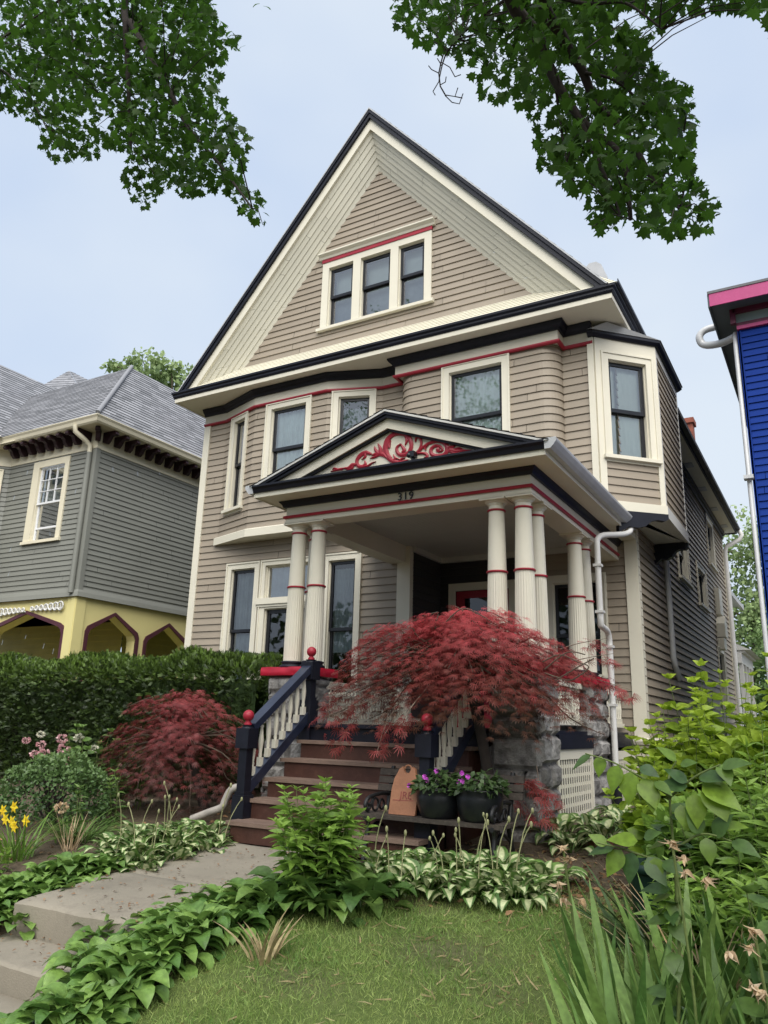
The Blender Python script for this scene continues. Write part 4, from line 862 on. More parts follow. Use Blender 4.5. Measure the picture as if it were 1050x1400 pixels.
def soilness(x,y):
    x=np.asarray(x,float); y=np.asarray(y,float)
    bed=np.maximum(np.clip((y-5.75-.12*np.sin(x*3))/.25,0,1),np.clip((-3.35-x)/.2,0,1))
    dirt=.8*np.exp(-(((x+1.9)/.5)**2+((y-6.1)/.5)**2)); dirt2=np.exp(-(((x+2.9)/.5)**2+((y-5.25)/.22)**2))*.6
    dirt3=np.exp(-(((x+2.2)/.35)**2+((y-4.6)/.25)**2))*.55+.4*np.exp(-(((x+2.75)/.3)**2+((y-3.9)/.16)**2))+.4*np.exp(-(((x+1.7)/.25)**2+((y-4.2)/.18)**2))
    right=np.clip((x+1.05)/.25,0,1)
    return np.clip(np.maximum.reduce([bed*np.clip((12-y)/2,0,1),dirt,dirt2,dirt3,right]),0,1)
xs=np.concatenate([np.linspace(-150,-14,14),np.arange(-13,1.5,.12),np.linspace(2,150,14)]); ys=np.concatenate([np.linspace(-80,0,9),np.arange(.5,13,.12),np.linspace(13.5,400,20)])
X,Y=np.meshgrid(xs,ys); Z=hgt(X,Y); nx=len(xs)
me=bpy.data.meshes.new('ground'); me.from_pydata(np.stack([X.ravel(),Y.ravel(),Z.ravel()],1).tolist(),[],[(j*nx+i,j*nx+i+1,(j+1)*nx+i+1,(j+1)*nx+i) for j in range(len(ys)-1) for i in range(nx-1)])
a_=me.attributes.new('a','FLOAT','POINT'); a_.data.foreach_set('value',soilness(X.ravel(),Y.ravel()).astype(np.float32)); me.materials.append(MAT['ground']); me.polygons.foreach_set('use_smooth',[True]*len(me.polygons))
g=bpy.data.objects.new('ground',me); COL.objects.link(g); tag(g,kind='structure')
# concrete walk (two slabs) and steps down to the pavement
def slab(mb,x0,x1,y0,y1,z0,z1,th,bev=.018):
    """sloped slab, rounded arrises; z0 front top, z1 back top"""
    nx_,ny_=14,12; b=bev
    xs_=[x0,x0+b]+[x0+(x1-x0)*i/nx_ for i in range(1,nx_)]+[x1-b,x1]; ys_=[y0,y0+b]+[y0+(y1-y0)*i/ny_ for i in range(1,ny_)]+[y1-b,y1]
    vs=[]
    from mathutils import noise
    for yy in ys_:
        for xx in xs_:
            e=(xx in(x0,x1))or(yy in(y0,y1)); zz=z0+(z1-z0)*(yy-y0)/(y1-y0); k=noise.fractal(Vector((xx*5,yy*5,zz*5)),1,2,4)*.006
            vs.append((xx,yy+(k*1.5 if yy==y0 else 0),zz-(b*.8 if e else 0)+k))
    n_=len(xs_); mb.add(vs,[(j*n_+i,j*n_+i+1,(j+1)*n_+i+1,(j+1)*n_+i) for j in range(len(ys_)-1) for i in range(n_-1)],True)
    fr_=[vs[i] for i in range(n_)]; bk=[vs[(len(ys_)-1)*n_+i] for i in range(n_)]; lf_=[vs[j*n_] for j in range(len(ys_))]; rt=[vs[j*n_+n_-1] for j in range(len(ys_))]
    for row in (fr_,bk,lf_,rt):
        k=len(row); mb.add(row+[(q[0],q[1],q[2]-th) for q in row],[(i,i+1,k+i+1,k+i) for i in range(k-1)])
m=MB(); slab(m,-5.12,-3.95,4.79,5.98,.438,.53,.25); slab(m,-5.12,-3.95,3.86,4.78,.365,.436,.3); tag(m.build('walkway','concrete'),kind='structure')
m=MB(); slab(m,-5.14,-3.98,3.40,3.858,.158,.165,.16); slab(m,-5.9,-3.6,1.6,3.398,-.02,.012,.1); tag(m.build('concrete_steps','concrete'),'weathered concrete steps leading up from the pavement to the front walk','steps')
# ---------------------------------------------------------------- scattered meshes
def scatter(name,V,F,pos,fwd,up,size,a,mat,parent=None,b=None,smooth_=False,wid=None):
    V=np.asarray(V,float); N=len(pos); nv=len(V)
    f=fwd/np.maximum(np.linalg.norm(fwd,axis=1,keepdims=True),1e-9); s_=np.cross(up,f); s_/=np.maximum(np.linalg.norm(s_,axis=1,keepdims=True),1e-9); u=np.cross(f,s_)
    size=np.broadcast_to(np.asarray(size,float),(N,)); w=np.ones(N) if wid is None else wid
    P=pos[:,None,:]+(f[:,None,:]*V[None,:,0:1]+s_[:,None,:]*V[None,:,1:2]*w[:,None,None]+u[:,None,:]*V[None,:,2:3])*size[:,None,None]
    if parent: P=P-np.array(ORG.get(parent.name,(0,0,0)))
    P=P.reshape(-1,3).astype(np.float32)
    lens=np.array([len(q) for q in F]); idx=np.concatenate([np.array(q) for q in F]); tot=len(idx)
    li=(idx[None,:]+np.arange(N)[:,None]*nv).ravel().astype(np.int32)
    st=np.concatenate([[0],np.cumsum(lens)[:-1]]); ls=(st[None,:]+np.arange(N)[:,None]*tot).ravel().astype(np.int32)
    me=bpy.data.meshes.new(name); me.vertices.add(len(P)); me.vertices.foreach_set('co',P.ravel()); me.loops.add(len(li)); me.loops.foreach_set('vertex_index',li)
    me.polygons.add(len(ls)); me.polygons.foreach_set('loop_start',ls)
    at2=me.attributes.new('a','FLOAT','FACE'); at2.data.foreach_set('value',np.repeat(np.clip(a,0,1),len(F)).astype(np.float32))
    if b is not None: at3=me.attributes.new('b','FLOAT','POINT'); at3.data.foreach_set('value',np.tile(b,N).astype(np.float32))
    if smooth_: me.polygons.foreach_set('use_smooth',np.ones(len(ls),bool))
    me.update(calc_edges=True); me.validate()
    me.materials.append(MAT[mat]); o=bpy.data.objects.new(name,me); COL.objects.link(o)
    if parent: o.parent=parent; ORG[o.name]=ORG.get(parent.name,(0,0,0))
    return o
def U3(n): 
    v=rng.normal(size=(n,3)); return v/np.linalg.norm(v,axis=1,keepdims=True)
def joinmesh(o,o2):
    pass
# leaf shapes (x along the leaf, y across, z up)
def maple_leaf():
    pts=[(0,0),(.10,.22),(.02,.50),(.22,.40),(.34,.58),(.46,.34),(.70,.36),(.68,.16),(1.0,0)]
    out=pts+[(x,-y) for x,y in pts[-2:0:-1]]
    V=[(.42,0,.05)]+[(x,y,.05-.35*abs(y)**1.5-.12*max(0,x-.4)) for x,y in out]; n=len(out)
    return V,[(0,i+1,(i+1)%n+1) for i in range(n)]
def ovate(w=.42,cup=.12,droop=.15,n=5,tip=1.0):
    V=[];F=[]
    for i in range(n+1):
        t=i/n; ww=w*math.sin(pi*min(1,t**.75*.98+.02))*(1-.25*t) if 0<i<n else 0.0
        z=-droop*t*t
        V+= [(t,-ww,z+cup*ww),(t,0,z),(t,ww,z+cup*ww)]
    for i in range(n):
        a=i*3; F+=[(a,a+1,a+4,a+3),(a+1,a+2,a+5,a+4)]
    return V,F
def diss_leaf():
    V=[];F=[]
    for k,(an,l) in enumerate(((0,1),(.42,.92),(-.42,.92),(.88,.75),(-.88,.75),(1.4,.5),(-1.4,.5))):
        c,s=math.cos(an),math.sin(an); o=len(V); w=.036
        for t,ww,z in ((0,.012,0),(.45*l,w,.03),(.75*l,w*.7,-.02),(l,0,-.16*l)):
            V+=[(c*t-s*ww,s*t+c*ww,z),(c*t+s*ww,s*t-c*ww,z)]
        F+=[(o,o+1,o+3,o+2),(o+2,o+3,o+5,o+4),(o+4,o+5,o+6)]
    return V,F
def blade(n=4,w=.05,bend=.35):
    V=[];F=[]
    for i in range(n+1):
        t=i/n; ww=w*(1-t**2.2)+.001; V+=[(t*(1-.12*bend*t),-ww,-bend*t*t),(t*(1-.12*bend*t),ww,-bend*t*t)]
    for i in range(n): F.append((2*i,2*i+1,2*i+3,2*i+2))
    return V,F
ML=maple_leaf(); OV=ovate(); DL=diss_leaf(); BL=blade()
# ---------------------------------------------------------------- lawn
N=170000
gx_=rng.uniform(-4.2,-.6,N); gy_=rng.uniform(2.2,7.4,N)
keep=(rng.random(N)<np.clip(1.05-soilness(gx_,gy_)*1.25,0.02,1))&(gx_>-3.55+.1*np.sin(gy_*5))
keep&=rng.random(N)<(.72+.28*np.sin(gx_*5.1+gy_*2)*np.sin(gy_*6-gx_*3)).clip(.35,1)
gx_,gy_=gx_[keep],gy_[keep]; n=len(gx_); pos=np.stack([gx_,gy_,hgt(gx_,gy_)-.005],1)
fw=U3(n); fw[:,2]=np.abs(fw[:,2])*.7+rng.uniform(.25,1.1,n); up=U3(n)
patch=.5+.5*np.sin(gx_*3.3+1.2*np.sin(gy_*2.7))*np.sin(gy_*3.9+gx_*1.7)
av=np.clip(patch*.45+rng.random(n)*.65-.08,0,1)
lg=scatter('lawn_grass',*blade(3,.032,.5),pos,fw,up,rng.uniform(.022,.06,n)*(1.2-.5*patch),av,'grass'); tag(lg,kind='stuff')
n=3000; x_=rng.uniform(-3.5,-.7,n); y_=rng.uniform(3.0,6.9,n); k=rng.random(n)<np.clip(.16+soilness(x_,y_),0,1)*np.where(y_>6.3,.3,1); x_,y_=x_[k],y_[k]; n=len(x_)
fw=U3(n); fw[:,2]=np.abs(fw[:,2])*.25; sg=scatter('dry_grass',*blade(2,.05,.3),np.stack([x_,y_,hgt(x_,y_)+.004],1),fw,U3(n),rng.uniform(.04,.11,n),rng.random(n),'grass_dry'); tag(sg,kind='stuff')
# leaf litter on the bare soil
n=800; x_=np.concatenate([rng.normal(-2.0,.5,n//2),rng.uniform(-7.5,-5.2,n//4),rng.uniform(-3.2,-1.2,n//4)]); y_=np.concatenate([rng.normal(6.05,.35,n//2),rng.uniform(4.2,7.2,n//4),rng.uniform(5.7,7.0,n//4)])
up=U3(len(x_)); up[:,2]=np.abs(up[:,2])+.8; tag(scatter('leaf_litter',*ovate(.3,.3,.2,3),np.stack([x_,y_,hgt(x_,y_)+.012],1),U3(len(x_))*[1,1,.25],up,rng.uniform(.03,.075,len(x_)),rng.random(len(x_)),'dead_leaf'),kind='stuff')
# ================================================================ HOSTAS
def hosta_proto(name,nl,Ls,mat,seed,varieg=False,w=.36):
    R=np.random.default_rng(seed); V=[];F=[];A=[];Bv=[]
    for i in range(nl):
        ring=i/nl; az=i*2.399+R.normal()*.25; el=math.radians(78-62*ring+R.normal()*7); Lb=Ls*(.75+.4*R.random())*(1-.15*(1-ring)); pet=Lb*(.55+.45*ring)
        d=np.array([math.cos(az)*math.cos(el),math.sin(az)*math.cos(el),math.sin(el)]); p0=np.array([math.cos(az)*.03,math.sin(az)*.03,.0]); p=p0.copy(); hd=np.array([math.cos(az),math.sin(az),0]); sd=np.array([-math.sin(az),math.cos(az),0])
        tw=R.normal()*.25; sd=sd*math.cos(tw)+np.array([0,0,1])*math.sin(tw)*.6
        o=len(V); e=el
        # petiole
        q=p0+d*pet; V+= [tuple(p0-sd*.006),tuple(p0+sd*.006),tuple(q+sd*.005),tuple(q-sd*.005)]; F.append((o,o+1,o+2,o+3)); A.append(.3); Bv+=[.9]*4
        o=len(V); n=6; p=q.copy(); bend=math.radians(R.uniform(70,125))/n; a=R.random()
        ws=[.16,.72,1.0,.95,.70,.36,0.0]
        for k in range(n+1):
            dd=hd*math.cos(e)+np.array([0,0,1])*math.sin(e); nn=-hd*math.sin(e)+np.array([0,0,1])*math.cos(e); ww=ws[k]*w*Lb
            for t,b in ((-1,1),(-.5,.55),(0,0),(.5,.55),(1,1)):
                rip=.015*Lb*math.sin(k*2.2+t*3+seed); V.append(tuple(p+sd*(t*ww)+nn*(.30*ww*t*t+rip*abs(t)))); Bv.append(b if ww>0 else .8)
            e-=bend; p=p+dd*(Lb/n)
        for k in range(n):
            for c in range(4): x=o+k*5+c; F.append((x,x+1,x+6,x+5)); A.append(a)
    me=bpy.data.meshes.new(name); me.from_pydata(V,[],F); me.polygons.foreach_set('use_smooth',[True]*len(F))
    at1=me.attributes.new('a','FLOAT','FACE'); at1.data.foreach_set('value',A); at2=me.attributes.new('b','FLOAT','POINT'); at2.data.foreach_set('value',Bv); me.materials.append(MAT[mat]); return me
HG=[hosta_proto('hosta_plant',32,.148,'leaf_hosta',s) for s in (1,2,3,4)]; HV=[hosta_proto('hosta_plant',24,.155,'leaf_hosta_var',s,w=.31) for s in (11,12,13,14)]; HL=[hosta_proto('hosta_plant',22,.27,'leaf_mid',s,w=.34) for s in (21,22)]
def scape(mb,x,y,z,h,lean):
    P=[(x+lean[0]*t*t*h,y+lean[1]*t*t*h,z+h*t*(1-.1*t)) for t in (0,.3,.6,.85,1)]; mb.tube(P,[.005,.0045,.004,.004,.003],5); e=P[-1]
    mb.ball((e[0],e[1],e[2]),.011,6,1.8)
def place(protos,pts,lab,group,sc=1.0,name='hosta_plant',cat='hosta',scapes=0.0,lim=(.85,1.2)):
    for i,(x,y) in enumerate(pts):
        o=bpy.data.objects.new(name,protos[i%len(protos)]); COL.objects.link(o); z=H1(x,y)-.015; o.location=(x,y,z); s=sc*rnd.uniform(*lim); o.scale=(s,s,s*rnd.uniform(.9,1.1)); o.rotation_euler=(0,0,rnd.random()*6.28); tag(o,lab,cat,group); ORG[o.name]=(0,0,0)
        if rnd.random()<scapes:
            for k in range(rnd.randint(1,2)):
                m=MB(); scape(m,rnd.uniform(-.08,.08),rnd.uniform(-.08,.08),.1,rnd.uniform(.28,.5)/s,(rnd.uniform(-.25,.25),rnd.uniform(-.25,.25))); m.build('flower_stalk','scape',o)
def row(p,step,jit=.06,wid=1,ws=.2):
    out=[]
    for (a,b) in zip(p,p[1:]):
        n=max(1,int(math.dist(a,b)/step)); t=(b[0]-a[0],b[1]-a[1]); l=math.hypot(*t)
        for i in range(n):
            for k in range(wid):
                f=(i+.5*(k%2))/n; out.append((a[0]+t[0]*f-t[1]/l*(k-(wid-1)/2)*ws+rnd.uniform(-jit,jit),a[1]+t[1]*f+t[0]/l*(k-(wid-1)/2)*ws+rnd.uniform(-jit,jit)))
    return out
place(HG,row([(-5.3,3.55),(-5.3,4.85)],.16,.04,3,.17),'broad green hosta edging the left side of the concrete walk','green hostas left of the walk',.92)
place(HV,row([(-5.3,4.95),(-5.32,6.0)],.16,.05,4,.17),'cream striped hosta between the concrete walk and the low red maple','striped hostas left of the walk',1.0,scapes=.4)
place(HG,row([(-3.3,2.3),(-3.72,2.95),(-3.86,3.6),(-3.9,4.85)],.15,.06,5,.16),'broad green hosta on the right of the walk, spilling down beside the concrete steps','green hostas right of the walk',1.0)
place(HG,[(-5.3,3.2),(-5.45,3.42),(-5.5,3.05)],'broad green hosta beside the lower concrete step at the left edge','green hostas beside the lower step',1.0)
place(HV,row([(-3.2,5.55),(-1.95,5.66)],.15,.06,4,.15),'cream striped hosta in the bed in front of the bench','striped hostas before the bench',1.0,scapes=.35)
place(HL,[(-3.3,4.8),(-3.1,4.72),(-3.55,5.0),(-3.15,5.0),(-2.98,4.95),(-3.4,4.6)],'large dark green hosta around the foot of the tall leafy stems by the walk','large hostas around the tall stems',.85)
place(HV,[(-2.15,7.0),(-2.35,7.35),(-1.95,7.35),(-2.2,7.75),(-1.9,7.8),(-2.05,8.2)],'cream edged hosta at the foot of the right stone pier beside the lattice','hostas by the lattice',1.25)
# ================================================================ HEDGE
def boxsurf(n,x0,x1,y0,y1,z0,z1,lump=.07):
    A=np.array([(x1-x0)*(z1-z0),(x1-x0)*(z1-z0)*.25,(y1-y0)*(z1-z0),(y1-y0)*(z1-z0)*.3,(x1-x0)*(y1-y0)*1.2]); k=rng.choice(5,n,p=A/A.sum()); u,v=rng.random(n),rng.random(n); P=np.zeros((n,3)); Nn=np.zeros((n,3))
    for i,(ax,val,sg) in enumerate(((1,y0,-1),(1,y1,1),(0,x1,1),(0,x0,-1),(2,z1,1))):
        q=k==i; oth=[a for a in (0,1,2) if a!=ax]; lo_=[x0,y0,z0];hi_=[x1,y1,z1]; P[q,ax]=val; P[q,oth[0]]=lo_[oth[0]]+(hi_[oth[0]]-lo_[oth[0]])*u[q]; P[q,oth[1]]=lo_[oth[1]]+(hi_[oth[1]]-lo_[oth[1]])*v[q]; Nn[q,ax]=sg
    return P,Nn
def lumpy(P,amp,f=3.0): return amp*(np.sin(P[:,0]*f+1.3*np.sin(P[:,2]*f*.8))*np.sin(P[:,2]*f*1.2+P[:,1]*f)+.5*np.sin(P[:,0]*f*2.7+2)*np.sin(P[:,2]*f*2.3+P[:,1]*2))
hd=thing('yew_hedge','clipped dark green yew hedge with brighter top in front of the porch','hedge',(-9.5,8.1,.5))
n=46000; P,Nn=boxsurf(n,-13.6,-6.05,7.55,8.75,.75,2.36)
cor=np.clip((P[:,2]-2.1)/.26,0,1)*np.clip((7.8-P[:,1])/.25,0,1); P[:,2]-=cor*.12; P[:,1]+=cor*.10
e=np.clip((P[:,0]+6.5)/.45,0,1); P[:,2]-=e*e*.22*np.clip((P[:,2]-1.5),0,1)
P+=Nn*(lumpy(P,.075,3.1)+.05-np.abs(rng.normal(0,.075,n)))[:,None]
keep=rng.random(n)<np.where(P[:,0]>-6.6,.45,1)*np.where(P[:,2]<1.1,.55,1); P,Nn=P[keep],Nn[keep]; n=len(P)
fw=Nn*.9+U3(n)*.9; fw[:,2]+=.35
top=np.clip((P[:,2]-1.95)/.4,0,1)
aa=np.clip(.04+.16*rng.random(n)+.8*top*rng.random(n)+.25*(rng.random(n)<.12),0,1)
spr_V=[];spr_F=[]
for k in range(7):
    t=.1+k*.13; 
    for s in (-1,1):
        o_=len(spr_V); spr_V+=[(t,0,0),(t+.12,s*.16,.02),(t+.30,s*.22,-.02),(t+.17,s*.05,0)]; spr_F.append((o_,o_+1,o_+2,o_+3))
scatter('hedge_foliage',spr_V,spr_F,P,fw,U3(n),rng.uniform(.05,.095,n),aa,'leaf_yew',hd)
m=MB(); nx_,nz_=60,14
for i in range(120):
    x_=rng.uniform(-13.5,-6.3); y_=rng.uniform(7.75,8.5); m.tube([(x_,y_,.45),(x_+rng.normal()*.1,y_-.05,1.1),(x_+rng.normal()*.25,y_-rng.random()*.15,1.7),(x_+rng.normal()*.3,y_,2.05)],[.02,.014,.009,.004],5)
m.build('hedge_stems','bark_dark',hd)
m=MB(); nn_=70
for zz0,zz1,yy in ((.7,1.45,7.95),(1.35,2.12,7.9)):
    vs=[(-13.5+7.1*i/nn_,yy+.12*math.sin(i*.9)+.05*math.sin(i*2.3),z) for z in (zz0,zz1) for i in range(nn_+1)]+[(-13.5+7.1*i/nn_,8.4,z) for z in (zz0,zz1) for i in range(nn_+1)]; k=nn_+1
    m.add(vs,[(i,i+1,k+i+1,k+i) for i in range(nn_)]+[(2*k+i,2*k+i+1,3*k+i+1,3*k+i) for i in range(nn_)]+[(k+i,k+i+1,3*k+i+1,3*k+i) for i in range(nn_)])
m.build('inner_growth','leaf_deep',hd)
# ================================================================ WEEPING RED MAPLES
def redmaple(name,label,c,top,rx,ry,low,nspr,mat,ls,seed,trunkbase,pw=2.4):
    R=np.random.default_rng(seed); t=thing(name,label,'tree',trunkbase); cx_,cy_=c
    pos=[];fw=[];up=[];aa=[]; tw=MB()
    tr=MB(); b=np.array(trunkbase); hub=np.array([cx_,cy_,low+(top-low)*.62])
    mid=b*.5+hub*.5+np.array([.12,-.05,0]); tr.tube(smooth([tuple(b),tuple(b*.75+mid*.25+np.array([.05,0,0])),tuple(mid),tuple(hub)],4),[.075-.0030*i for i in range(13)],9); tr.build('trunk','bark_dark',t)
    for i in range(nspr):
        az=R.random()*2*pi; r=math.sqrt(R.random())
        if i>nspr*.62: r=.8+.2*R.random()
        z=low+(top-low)*(1-.92*r**pw)-R.random()**2*.30*(top-low)
        k=.86+.14*math.sin(az*3+seed)+.10*math.sin(az*5+1)
        p=np.array([cx_+rx*r*k*math.cos(az),cy_+ry*r*k*math.sin(az),z+.07*math.sin(az*4+r*7)])
        out=np.array([math.cos(az)*rx,math.sin(az)*ry,0]); out/=np.linalg.norm(out)
        st=p-out*.22+np.array([0,0,.07]); n=R.integers(9,15); droop=.25+.75*r
        for q in range(n):
            f=q/n; lat=R.normal()*.075; s=np.array([-out[1],out[0],0])
            pp=st+out*(f*.30)+s*lat+np.array([0,0,.05*f-droop*.24*f*f-abs(lat)*.25+R.normal()*.012])
            d=out*(.55+R.random()*.5)+s*(lat*9+R.normal()*.35)+np.array([0,0,-.30-.55*droop*R.random()]); pos.append(pp);fw.append(d);up.append(np.array([0,0,1])+R.normal(size=3)*.28+out*.25)
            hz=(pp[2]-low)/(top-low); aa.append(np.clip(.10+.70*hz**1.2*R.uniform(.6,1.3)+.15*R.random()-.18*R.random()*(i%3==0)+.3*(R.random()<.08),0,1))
        if i%9==0:
            h2=hub+(p-hub)*np.array([.15,.15,.1]); m_=(h2+p)/2+np.array([0,0,.05*(1-r)+.06*r]); tw.tube(smooth([tuple(h2),tuple(m_),tuple(st),tuple(p+out*.06-np.array([0,0,.05]))],3),[.016,.014,.012,.010,.008,.007,.006,.005,.004,.003],5)
    tw.build('branch','bark',t)
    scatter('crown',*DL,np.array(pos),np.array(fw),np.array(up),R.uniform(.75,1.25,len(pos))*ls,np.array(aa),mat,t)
    return t
RM=redmaple('weeping_red_maple','wide weeping red maple with layered fine leaves in front of the right stone pier','x'and(-3.02,6.70),2.54,1.34,.80,1.74,860,'leaf_redmaple',.068,3,(-2.80,6.75,.5),5.0)
LM=redmaple('weeping_red_maple','low weeping red maple with darker leaves left of the front steps','x'and(-6.5,6.75),1.80,1.08,.68,.80,400,'leaf_redmaple_deep',.068,8,(-6.2,6.9,.5),5.0)
def sprays(par,lst,mat,ls,seed,nm='low_branch'):
    R=np.random.default_rng(seed); pos=[];fw=[];up=[];aa=[];m=MB()
    for (a,b,yy,dx,dz,n,L_) in lst:
        st=np.array(at(a,b,'y',yy)); out=np.array([dx,-.35,dz]); out/=np.linalg.norm(out); m.tube(smooth([tuple(st-out*.25+np.array([0,.15,.0])),tuple(st),tuple(st+out*L_)],4),[.006-.0005*k for k in range(9)],5)
        for q in range(n):
            f=R.random(); lat=R.normal()*.06; sd=np.array([-out[2],0,out[0]]); pos.append(st+out*f*L_+np.array([0,lat,-.25*L_*f*f-abs(lat)*.3])+R.normal(size=3)*.02); fw.append(out+np.array([R.normal()*.5,R.normal()*.6,-.5*R.random()-.1])); up.append(np.array([0,0,1])+R.normal(size=3)*.3); aa.append(np.clip(.25+.5*R.random(),0,1))
    m.build(nm,'bark_pale',par); scatter('spray',*DL,np.array(pos),np.array(fw),np.array(up),R.uniform(.75,1.2,len(pos))*ls,np.array(aa),mat,par)
sprays(RM,[(690,1062,6.75,1,.0,40,.35),(720,1068,6.7,1,-.25,45,.32),(700,1085,6.7,.8,-.5,26,.3),(740,1085,6.65,.5,-.9,18,.2),(500,960,6.3,-1,-.5,40,.35),(485,985,6.3,-.5,-.9,30,.25),(470,950,6.4,-1,-.6,30,.3),(530,985,6.2,-.2,-1,24,.22),(560,970,6.1,-.3,-.9,30,.25),(520,1015,6.2,-.1,-1,10,.12),(800,900,6.9,1,.1,26,.3),(820,930,6.9,1,-.3,34,.3),(790,880,6.8,1,.1,16,.3),(640,838,6.9,-.5,.3,14,.15)],'leaf_redmaple',.09,5)
for pts in (((742,905),(765,895),(790,905),(805,912),(790,925),(775,930),(745,920)),((745,915),(775,892),(800,895)),((610,850),(632,832),(655,840),(672,850)),((760,930),(785,915),(812,900))): m=MB(); m.tube(smooth([tuple(at(a,b,'y',6.35)) for a,b in pts],4),.0055,6); m.build('bare_branch','bark',RM)
def gp(px,py):
    """ground point seen at a photo pixel"""
    d=RF+RR*((px-525)/1060)-RU*((py-700)/1060); t=2.0
    while t<40:
        p=CAM+d*t
        if p[2]<=H1(p[0],p[1]): return p
        t+=.01
    return CAM+d*10
def pj(P):
    v=np.asarray(P,float)-CAM; z=v@RF; return 525+1060*(v@RR)/z,700-1060*(v@RU)/z,z
# ================================================================ BENCH, POTS, PLAQUE
gb=H1(-3,6.15)
BN=thing('garden_bench','weathered slatted bench with black cast iron ends standing before the front steps','bench',(-3.03,6.17,gb))
bx0,bx1=-3.68,-2.36
for k in range(4):
    m=MB(); y0=5.98+k*.085; m.box(bx0,y0,.855+(.0 if k else -.005),bx1,y0+.07,.885); m.build('seat_slat','bench_wood',BN)
for k in range(3):
    z0=1.045+k*.065; y0=6.36+k*.018
    m=MB(); m.prism([(y0,z0),(y0+.024,z0-.004),(y0+.038,z0+.05),(y0+.014,z0+.054)],lambda u,v,w:(w,u,v),bx0-.02,bx1+.02); m.build('back_slat','bench_wood',BN)
for xx in (bx0+.09,bx1-.09):
    m=MB(); R_=.02
    m.tube(smooth([(xx,5.96,gb-.02),(xx,6.0,gb+.12),(xx,6.03,gb+.25),(xx,5.99,.85)],4),R_,7); m.tube(smooth([(xx,6.48,gb-.02),(xx,6.4,gb+.15),(xx,6.33,gb+.3),(xx,6.36,.9),(xx,6.41,1.1),(xx,6.45,1.25)],4),R_,7)
    m.tube([(xx,5.97,.848),(xx,6.36,.845)],R_,7); m.tube(smooth([(xx,6.03,gb+.2),(xx,6.18,gb+.26),(xx,6.33,gb+.2)],4),.012,6)
    m.tube(smooth([(xx,6.37,1.02),(xx,6.25,1.03),(xx,6.1,1.02),(xx,6.01,1.0),(xx,5.97,.95),(xx,6.0,.91),(xx,6.04,.93),(xx,6.03,.96)],5),.017,7)
    for c,r in (((6.14,.945),.05),((6.25,.94),.04)):
        m.tube([(xx,c[0]+r*math.cos(q*pi/7),c[1]+r*math.sin(q*pi/7)) for q in range(15)],.010,6)
    m.tube([(xx,6.02,.885),(xx,6.1,1.01)],.01,6); m.build('iron_end','cast_iron',BN)
def pot(x,y,z,r,h,label,seed):
    R=np.random.default_rng(seed); t=thing('flower_pot',label,'flower pot',(x,y,z),None)
    m=MB(); n=64; pr=[(.72*r,0),(.86*r,.12*h),(1.0*r,.45*h),(1.04*r,.75*h),(.97*r,.93*h),(1.0*r,.97*h),(1.0*r,h),(.90*r,h),(.88*r,.9*h)]
    m.lathe(pr,x,y,n,z0=z); m.build('pot','black_pot',t)
    m=MB(); m.lathe([(.01,.9*h),(.88*r,.9*h)],x,y,24,z0=z); m.build('potting_soil','soil',t)
    N=260; az=R.random(N)*2*pi; rr=np.sqrt(R.random(N))*r*1.15; zz=z+h+.01+.14*R.random(N)*(1-(rr/r/1.3)**2)+np.where(rr>r,-.05*R.random(N),0)
    P=np.stack([x+rr*np.cos(az),y+rr*np.sin(az),zz],1); f=np.stack([np.cos(az),np.sin(az),R.normal(size=N)*.5],1)
    scatter('leaves',*ovate(.34,.15,.3,4),P,f,R.normal(size=(N,3))+[0,0,1.5],R.uniform(.045,.075,N),R.random(N)*.8,'leaf_deep',t)
    return t
pt1=pot(-2.975,6.12,.886,.178,.225,'black ribbed pot of purple flowers next to the wooden plaque on the bench',1); pt2=pot(-2.61,6.12,.886,.182,.24,'black ribbed pot of purple flowers at the right end of the bench seat',2)
def blooms(par,pts,name='flower',r=.026):
    for (px,py,yy) in pts:
        c=at(px,py,'y',yy); R=rng; n=9; az=np.arange(n)*2*pi/n+R.random(); f=np.stack([np.cos(az)*.8,-.35-.1*R.random(n),np.sin(az)*.8],1)
        scatter(name,*ovate(.45,.1,.1,3),np.repeat([c],n,0),f,np.repeat([[0,-1,.3]],n,0)+R.normal(size=(n,3))*.3,np.full(n,r),R.random(n),'petal_purple',par)
blooms(pt1,[(560,1074,6.0),(581,1062,5.99),(597,1054,6.05),(584,1066,5.98)]); blooms(pt2,[(632,1057,6.03),(640,1062,6.0),(633,1068,5.98),(628,1069,6.0)])
PLQ=thing('wooden_plaque','brown wooden plaque with a round hole and faded lettering propped on the bench','plaque',(-3.3,6.1,.886))
lean=.25
def Pp(u,v,w): return (-3.29+u,6.06+w+v*lean,.888+v)
prof=[(-.125,0),(.125,0),(.128,.12),(.118,.24),(.10,.30),(.085,.325),(.075,.36),(.045,.378),(.035,.362),(.030,.345),(.022,.332),(.0,.325),(-.022,.332),(-.030,.345),(-.035,.362),(-.045,.378),(-.075,.36),(-.09,.325),(-.112,.28),(-.125,.2)]
m=MB(); m.prism(prof,Pp,0,.03); m.build('board','plaque_wood',PLQ)
m=MB(); m.tube([Pp(.032*math.cos(pi*q/8-0*pi),.36+.03*math.sin(pi*q/8),.016) for q in range(9)],.008,6); m.build('hanging_loop','plaque_wood',PLQ)
